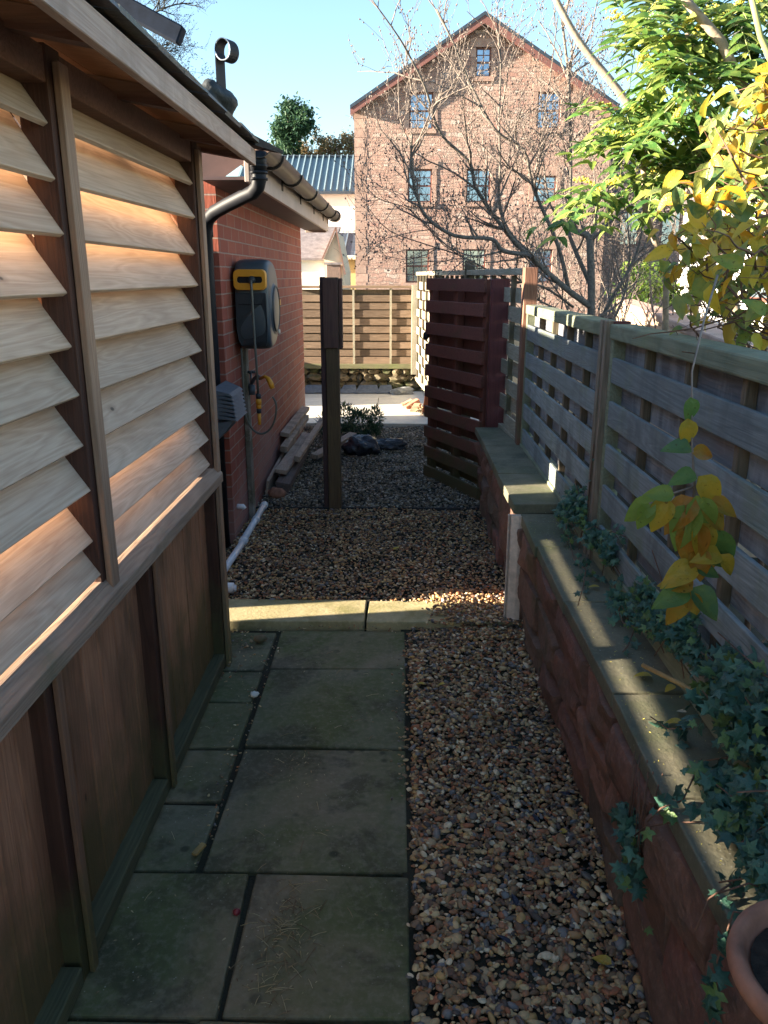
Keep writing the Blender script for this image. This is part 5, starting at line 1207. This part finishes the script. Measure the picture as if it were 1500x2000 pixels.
# quoins and window dressings of smooth stone
gl = MB(); gr = MB(); z = -0.5; k = 0
while z < ZE-0.1:
    w = 0.40 if k % 2 else 0.46; gl.box(XL-0.004, XL+w, YM-0.008, YM+0.02, z+0.006, min(z+0.30, ZE)-0.006); gr.box(XR-w, XR+0.004, YM-0.008, YM+0.02, z+0.006, min(z+0.30, ZE)-0.006); z += 0.31; k += 1
gl.build('quoins', M['ashlar'], mill); gr.build('quoins', M['ashlar'], mill)
for x0, x1, z0, z1, nc in wins:
    fr = MB(); t = 0.055; yy = YM+0.075
    fr.box(x0+.002, x0+t, yy, yy+0.06, z0, z1); fr.box(x1-t, x1-.002, yy, yy+0.06, z0, z1); fr.box(x0+t, x1-t, yy, yy+0.06, z0, z0+t); fr.box(x0+t, x1-t, yy, yy+0.06, z1-t, z1-.002); fr.box(x0+t, x1-t, yy+0.005, yy+0.05, (z0+z1)/2-0.03, (z0+z1)/2+0.03)
    for k in range(1, nc): xx = x0+(x1-x0)*k/nc; fr.box(xx-0.014, xx+0.014, yy+0.012, yy+0.045, z0+t, z1-t)
    for zz_ in ((z0*3+z1)/4, (z0+z1*3)/4): fr.box(x0+t, x1-t, yy+0.015, yy+0.042, zz_-0.012, zz_+0.012)
    f = fr.build('window', M['win_frame'], mill)
    pn = MB(); pn.add([(x0+.02,yy+0.035,z0+.02),(x1-.02,yy+0.035,z0+.02),(x1-.02,yy+0.035,z1-.02),(x0+.02,yy+0.035,z1-.02)], [(0,1,2,3)]); pn.build('pane', M['glass'], f)
    dr = MB(); s = 0.16
    dr.box(x0-0.05-s, x1+0.05+s, YM-0.03, YM+0.01, z1, z1+0.26); dr.box(x0-0.02-s*0.6, x1+0.02+s*0.6, YM-0.06, YM+0.01, z0-0.15, z0)
    zz_ = z0; k = 0
    while zz_ < z1-0.02:
        h = min(0.30, z1-zz_); w = s*(1.0 if k % 2 else 1.12); dr.box(x0-w, x0-0.003, YM-0.022, YM+0.01, zz_+0.004, zz_+h-0.004); dr.box(x1+0.003, x1+w, YM-0.022, YM+0.01, zz_+0.004, zz_+h-0.004); zz_ += h; k += 1
    dr.build('window_surround', M['ashlar'], f)
# roof with bargeboards
for sx, nm in ((-1, 'l'), (1, 'r')):
    xe = XL-0.12 if sx < 0 else XR+0.12; ze = gz(XL)-0.05
    g = MB(); g.add([(xe,YM-0.35,ze),(XA,YM-0.35,ZA+0.05),(XA,YM+14,ZA+0.05),(xe,YM+14,ze),(xe,YM-0.35,ze+0.12),(XA,YM-0.35,ZA+0.17),(XA,YM+14,ZA+0.17),(xe,YM+14,ze+0.12)], [(0,1,2,3),(7,6,5,4),(0,4,5,1),(1,5,6,2),(2,6,7,3),(3,7,4,0)])
    g.build('roof', M['dark_roof'], mill, recalc=True)
    g = MB(); g.add([(xe,YM-0.33,ze-0.22),(XA,YM-0.33,ZA-0.19),(XA,YM-0.28,ZA-0.19),(xe,YM-0.28,ze-0.22),(xe,YM-0.33,ze-0.003),(XA,YM-0.33,ZA+0.047),(XA,YM-0.28,ZA+0.047),(xe,YM-0.28,ze-0.003)], [(0,1,2,3),(7,6,5,4),(0,4,5,1),(1,5,6,2),(2,6,7,3),(3,7,4,0)])
    g.build('bargeboard', simple('bargeboard', (0.20,0.085,0.07), 0.6), mill, recalc=True)
    g = MB(); g.add([(xe,YM-0.27,ze-0.06),(XA,YM-0.27,ZA-0.0),(XA,YM+0.0,ZA-0.0),(xe,YM+0.0,ze-0.06)], [(0,1,2,3)]); g.build('soffit', simple('mill_soffit', (0.25,0.12,0.09), 0.7), mill)
# annexe right of the mill
an = thing('annexe', 'low stone annexe with a black roof right of the mill', 'building', (10, 33, 0))
g = MB(); g.box(7.6, 14.5, 33, 40, -0.5, 4.6); g.build('wall', M['rubble'], an)
g = MB(); g.box(7.58, 14.7, 32.6, 40.2, 4.6, 6.15); g.build('roof', M['dark_roof'], an)
for x in (8.6, 10.2, 11.8):
    g = MB(); g.box(x, x+0.75, 32.95, 33.02, 2.7, 4.0); f = g.build('window', M['win_frame'], an); g = MB(); g.box(x+0.06, x+0.69, 32.94, 32.955, 2.78, 3.92); g.build('pane', M['glass'], f)

# metal-roofed house left of the mill
mh = thing('metal_roof_house', 'white house with a blue grey standing seam metal roof beside the mill', 'house', (-4, 40, 0))
g = MB(); g.box(-7.5, -1.0, 40.2, 47, -0.5, 5.35); g.build('wall', M['render_white'], mh)
g = MB(); g.add([(-7.8,39.9,5.38),(-0.8,39.9,5.38),(-0.8,43.5,7.35),(-7.8,43.5,7.35),(-7.8,47.3,5.38),(-0.8,47.3,5.38),(-7.8,43.5,5.3),(-0.8,43.5,5.3)], [(0,1,2,3),(3,2,5,4)])
rf = g.build('roof', M['metal_roof'], mh)
g = MB()
for i in range(24):
    x = -7.7+i*0.30; g.bar((x,39.88,5.42),(x,43.5,7.40), 0.05, 0.11)
g.build('roof_seams', simple('seam', (0.30,0.40,0.43), 0.4, metal=0.2), rf)
g = MB(); g.box(-7.8,-0.8,39.84,39.92,5.26,5.38); g.build('gutter', M['dark_roof'], mh)
g = MB(); g.box(-7.8,-0.8,43.4,43.6,7.34,7.42); g.build('ridge_cap', M['dark_roof'], mh)
g = MB(); g.box(-7.5, -1.0, 39.0, 39.06, 3.55, 3.62); g.box(-7.5, -1.0, 39.0, 39.06, 3.22, 3.28)
for i in range(40): g.box(-7.4+0.16*i, -7.34+0.16*i, 39.01, 39.05, 3.28, 3.55)
g.build('balcony_rail', simple('rail_grey', (0.35,0.37,0.38), 0.5), mh)
# glazed lean-to
lt = thing('lean_to', 'lean-to with dark panelled roof and mustard wall below the metal roofed house', 'building', (-2, 34, 0))
g = MB(); g.add([(-4.5,32.6,2.35),(-1.0,32.6,2.35),(-1.0,36.0,3.35),(-4.5,36.0,3.35)], [(0,1,2,3)]); g.build('roof', M['dark_roof'], lt)
g = MB()
for i in range(8): g.bar((-4.4+0.45*i,32.58,2.38),(-4.4+0.45*i,36.0,3.38), 0.05, 0.06)
g.build('roof_bars', simple('bar_blue', (0.12,0.17,0.22), 0.4), lt)
g = MB(); g.box(-4.4,-1.1,32.9,33.0,-0.5,2.30); g.build('wall', simple('mustard_wall', (0.42,0.34,0.15), 0.8), lt)
g = MB(); g.box(-4.5,-1.05,32.55,32.62,2.2,2.33); g.build('gutter', M['render_cream'], lt)
# small white cottage with gable
ct = thing('cottage', 'small white cottage with a grey tiled roof and a cream gable over a brown door', 'house', (-2.2, 22, 0))
g = MB(); g.box(-5.5,-1.98,22.3,26,-0.3,1.98); g.build('wall', M['render_white'], ct)
g = MB(); g.add([(-5.5,22.1,1.98),(-1.95,22.1,1.98),(-1.62,23.6,2.85),(-5.5,23.6,2.85),(-5.5,22.1,2.04),(-1.95,22.1,2.04),(-1.62,23.6,2.92),(-5.5,23.6,2.92)], [(0,1,2,3),(7,6,5,4),(0,4,5,1),(1,5,6,2),(2,6,7,3),(3,7,4,0)]); g.build('roof', M['grey_tile'], ct, recalc=True)
g = MB(); g.prism([(-1.96,0,-0.3),(-1.44,0,-0.3),(-1.44,0,1.70),(-1.64,0,2.70),(-1.96,0,2.05)], (0,21.95,0), (0,25,0)); g.build('gable', M['render_cream'], ct, recalc=True)
g = MB(); g.bar((-1.405,21.9,1.62),(-1.635,21.9,2.80),0.12,0.035,(1,0,0.2)); g.bar((-1.64,21.9,2.78),(-2.0,21.9,2.02),0.12,0.035,(1,0,0.5)); g.build('bargeboard', simple('cottage_barge', (0.22,0.12,0.09), 0.6), ct)
g = MB(); g.box(-1.90,-1.52,21.90,21.948,-0.3,1.87); dr = g.build('door', M['door'], ct, 0.01)
g = MB(); g.box(-1.95,-1.47,21.86,21.899,1.87,1.93); g.build('door_frame', M['grey_tile'], dr)

# right side: white house, pink garden wall, green bush
wh = thing('white_house', 'bright white rendered house glimpsed through the yellow shrub', 'house', (8, 12, 0))
g = MB(); g.box(5.7,12,7,17,-0.3,2.85); g.build('wall', M['render_white'], wh)
g = MB(); g.add([(5.4,6.7,2.86),(5.4,17.3,2.86),(8.8,17.3,4.6),(8.8,6.7,4.6),(12.2,6.7,2.86),(12.2,17.3,2.86)], [(0,3,2,1),(3,4,5,2)]); g.build('roof', M['grey_tile'], wh)
for y in (9.0, 12.5): g = MB(); g.box(5.66,5.72,y,y+1.0,1.2,2.2); f = g.build('window', M['win_frame'], wh); g = MB(); g.box(5.65,5.658,y+.07,y+.93,1.27,2.13); g.build('pane', M['glass'], f)
pw = thing('garden_wall', 'pale sunlit stone garden wall beyond the low fence on the right', 'wall', (3, 10, 0))
g = MB(); g.bar((4.25,15.5,0.4),(2.2,4.6,0.4),0.25,1.4); g.build('wall', M['pink_wall'], pw)
g = MB(); g.bar((4.25,15.5,1.14),(2.2,4.6,1.14),0.32,0.075); g.build('coping', M['ashlar'], pw, 0.01)
def bushcloud(name, label, c, rad, n, mat, seed, size, group=None, trunk=None, cat='shrub', base=None):
    r = np.random.default_rng(seed); t = thing(name, label, cat, (c[0], c[1], 0), group)
    ncl = max(6, n//90); d = r.normal(size=(ncl,3)); d /= np.linalg.norm(d,axis=1,keepdims=True); C = np.array(c)+d*np.array(rad)*r.uniform(0.35,1.0,(ncl,1))
    k = n//ncl; P = np.repeat(C, k, 0)+r.normal(0,1,(ncl*k,3))*np.array(rad)*0.17; D = r.normal(0,1,(ncl*k,3)); S = r.uniform(size*0.6,size*1.3,ncl*k)
    V, F = scatter(LAN[0]*np.array([1.8,1,1]), LAN[1], P, frames(D), np.tile(S[:,None],(1,3))); npmesh('crown', V, F, mat, t, loc=(c[0],c[1],0))
    g = MB(); g.tube([(c[0],c[1],-0.5),(c[0]+0.1*rad[0],c[1],c[2]*0.5),(c[0],c[1],c[2]+rad[2]*0.4)], [0.09*rad[0]+0.02,0.07*rad[0]+0.01,0.02*rad[0]+0.004], 8)
    for q in C[:min(ncl,14)]: g.tube([(c[0],c[1],c[2]-rad[2]*0.5), tuple((np.array(c)+q)/2), tuple(q)], [0.03*rad[0],0.02*rad[0],0.006*rad[0]], 5)
    g.build('trunk', M['bark'], t); return t
bushcloud('green_bush', 'bright green bush behind the pink garden wall', (4.75,15.9,1.35), (0.55,0.5,0.5), 1800, M['bush'], 3, 0.10)
bushcloud('tall_pine', 'tall dark pine rising above the far roofs', (-7.5,60,11.45), (1.5,1.4,1.75), 4200, M['pine'], 4, 0.30, cat='tree')
kk = 0
for (x, z, rx, rz, lb) in ((-6.3,10.2,1.2,1.3,'rounded brown bare tree just right of the pine'), (-4.9,10.2,1.2,1.3,'brown bare tree halfway between the pine and the mill'), (-3.5,10.4,1.1,1.4,'bare tree touching the mill roof edge on the far hill'), (-7.9,9.6,1.3,1.2,'low bare tree beneath the tall pine'), (-9.6,9.2,1.5,1.4,'brown tree left of the pine above the garage roof')):
    bushcloud('hill_tree', lb, (x,62,z), (rx,1.2,rz), 1500, M['hill_leaf'], 40+kk, 0.20, 'brown trees on the far hill', cat='tree'); kk += 1
g = MB(); N = 40
for i in range(N): pass
vs = []
for j in range(5):
    for i in range(N+1):
        x = -90+180*i/N; y = 50+12*j; h = (0.0, 3.5, 6.5, 8.0, 8.2)[j]*(1+0.12*wav(x*0.1+j))
        if x > 5: h *= max(0.15, 1-(x-5)/14)
        vs.append((x, y, h-0.2))
g.add(vs, [(j*(N+1)+i, j*(N+1)+i+1, (j+1)*(N+1)+i+1, (j+1)*(N+1)+i) for j in range(4) for i in range(N)], True)
kind(g.build('hills', M['grass']))

# ------------------------------------------------------------------ fallen leaves and crumbs
def leafobj(i, p, s, rz, tilt, mat, label, grp, base=OV2):
    me = bpy.data.meshes.new('fallen_leaf'); V, F = base
    me.from_pydata([(a*s,(b-0.5)*s,c*s*0.6+s*0.06) for a, b, c in V], [], [tuple(int(k) for k in f) for f in F]); me.materials.append(mat); me.polygons.foreach_set('use_smooth', [True]*len(F))
    o = bpy.data.objects.new('fallen_leaf', me); COL.objects.link(o); o.location = p; o.rotation_euler = (tilt, tilt*0.6, rz); return tag(o, label, 'leaf', grp)
def gz_(px, py, z): 
    d = _f + _r*((px-750)/FPX) - _u*((py-1000)/FPX); return Vector((0,0,CAM_H)) + d*((z-CAM_H)/d.z)
G1 = 'yellow leaves fallen on the gravel'
LF = [(1175,1878,0.012,0.048,1.0,'fallen','big yellow leaf on the gravel nearest the viewer',G1),(1098,1627,0.012,0.032,1.7,'fallen','small yellow leaf on the gravel right of the dark blue leaves',G1),
 (821,1337,0.012,0.034,1.4,'fallen','bright yellow leaf at the slab edge below the sunlit kerb',G1),(862,1338,0.012,0.03,1.8,'fallen','yellow leaf just right of the one at the slab edge',G1),
 (772,1073,0.04,0.05,1.7,'fallen','yellow leaf alone in the middle of the shaded far gravel',G1),(895,1125,0.04,0.042,0.6,'paleleaf','pale leaf on the far gravel just before the kerb','pale leaves fallen on the gravel'),
 (848,1040,0.04,0.034,1.5,'paleleaf','pale leaf on the far gravel up near the gate','pale leaves fallen on the gravel'),(905,1058,0.04,0.034,0.3,'fallen','yellow leaf on the far gravel near the gate foot',G1),
 (840,1302,0.012,0.04,0.2,'paleleaf','round cream leaf at the top of the near gravel','pale leaves fallen on the gravel'),(953,1290,0.012,0.05,0.9,'paleleaf','cream leaf near the wall below the sunlit pebbles','pale leaves fallen on the gravel'),
 (1256,1322,0.566,0.05,1.6,'fallen','curled yellow leaf alone on the coping slab','leaves fallen on the wall coping'),(1316,1413,0.566,0.042,1.5,'fallen','yellow green leaf on the coping beside the ivy','leaves fallen on the wall coping'),
 (1330,1392,0.567,0.03,0.6,'paleleaf','small cream leaf on the coping beside the ivy','leaves fallen on the wall coping'),(1160,1148,0.566,0.04,1.6,'fallen','brown yellow leaf on the coping under the fence post','leaves fallen on the wall coping'),
 (1308,1347,0.566,0.035,2.1,'fallen','thin yellow leaf on the coping right of the curled one','leaves fallen on the wall coping'),(1410,1432,0.59,0.05,0.1,'deadleaf','tan upright dead leaf in the ivy beneath the cane','leaves fallen on the wall coping')]
for i, (px, py, z, s, rz, mt, lb, gr) in enumerate(LF): p = gz_(px, py, z); leafobj(i, p+Vector((0,0,0.004)), s, rz, random.uniform(-.25,.25), M[mt], lb, gr)
M['blueleaf'] = leafmat('dark_blue_leaf', [(0.03,0.035,0.07),(0.025,0.03,0.055)], 0.1, 0.4)
for px, py, rz, lb in ((1045,1597,0.3,'dark blue black leaf upright beside the small yellow leaf'),(1118,1745,0.4,'long dark purple leaf between the two yellow leaves'),(1102,1550,1.2,'dark blue black leaf close to the red wall'),(985,1835,0.9,'dark leaf among the nearest pebbles'),(1005,1757,0.2,'small dark leaf left of the long purple one'),(1000,1460,1.3,'dark curled leaf highest up the near gravel')):
    leafobj(0, gz_(px,py,0.016), 0.045, rz, 0.15, M['blueleaf'], lb, 'dark leaves on the near gravel', LAN)
r = np.random.default_rng(99)
# leaf litter too small to count
n = 420; P = np.stack([r.uniform(-0.98,0.04,n), r.uniform(0.9,3.42,n), np.full(n,0.003)],1); P = P[(P[:,0] < -0.52) | (r.random(n) < 0.35)]
P2 = np.stack([r.uniform(0.57,0.74,260), r.uniform(1.0,3.4,260), np.full(260,0.563)],1)
P3 = np.stack([r.normal(-0.28,0.035,110), r.normal(1.60,0.09,110), np.full(110,0.003)],1); P4 = np.stack([r.normal(-0.33,0.05,60), r.normal(2.3,0.06,60), np.full(60,0.003)],1)
P5 = np.stack([r.uniform(0.1,0.42,160), r.uniform(8.9,9.7,160), r.uniform(0.075,0.12,160)],1); P5 = P5[P5[:,0] > 0.28-0.3*(P5[:,1]-9)]
def litter(name, P, s0, s1, mat, base=LAN):
    V, F = scatter(base[0], base[1], P, rotmats(len(P), 0.3, r), np.tile(r.uniform(s0,s1,(len(P),1)),(1,3))); kind(npmesh(name, V, F, mat), 'stuff')
litter('leaf_litter', np.concatenate([P, P3, P4]), 0.004, 0.012, M['deadleaf']); litter('leaf_litter', P2, 0.002, 0.006, M['mflower']); litter('leaf_litter', P5, 0.03, 0.06, M['deadleaf'], OV2)
g = MB()
for i in range(150):
    if i < 110: c = np.array([r.normal(-0.28,0.045), r.normal(1.58,0.10), 0.006])
    else: c = np.array([r.uniform(-0.95,0.0), r.uniform(1.2,3.3), 0.006])
    a = r.uniform(0,6.28); l = r.uniform(0.008,0.028); d = np.array([math.cos(a),math.sin(a),0])*l; g.tube([tuple(c-d), tuple(c+np.array([0,0,0.003])), tuple(c+d)], 0.0009, 4)
kind(g.build('dry_needles', M['deadleaf']), 'stuff')
g = MB(); p = gz_(390,1660,0.01); g.bar(p+Vector((-0.012,-0.02,0)), p+Vector((0.008,0.02,0.004)), 0.016, 0.008); tag(g.build('wood_chip', M['cane']), 'pale wood chip lying on the slabs near the shed', 'wood chip')
g = MB(); p = gz_(462,1781,0.01); g.blob(tuple(p), (0.011,0.010,0.009), 2, 0.04); tag(g.build('berry', simple('berry', (0.16,0.02,0.03), 0.3)), 'dark red berry in the joint between the near slabs', 'berry')
g = MB(); p = gz_(497,1356,0.01); g.blob(tuple(p), (0.018,0.014,0.012), 2, 0.2, seed=4); tag(g.build('pebble', M['render_white']), 'white stone chip on the slabs by the shed corner', 'stone')
g = MB(); p = gz_(508,1247,0.02); g.blob(tuple(p), (0.03,0.022,0.018), 2, 0.15, seed=6); tag(g.build('stone', M['fieldstone']), 'dark mossy stone on the slabs just before the kerb', 'stone')
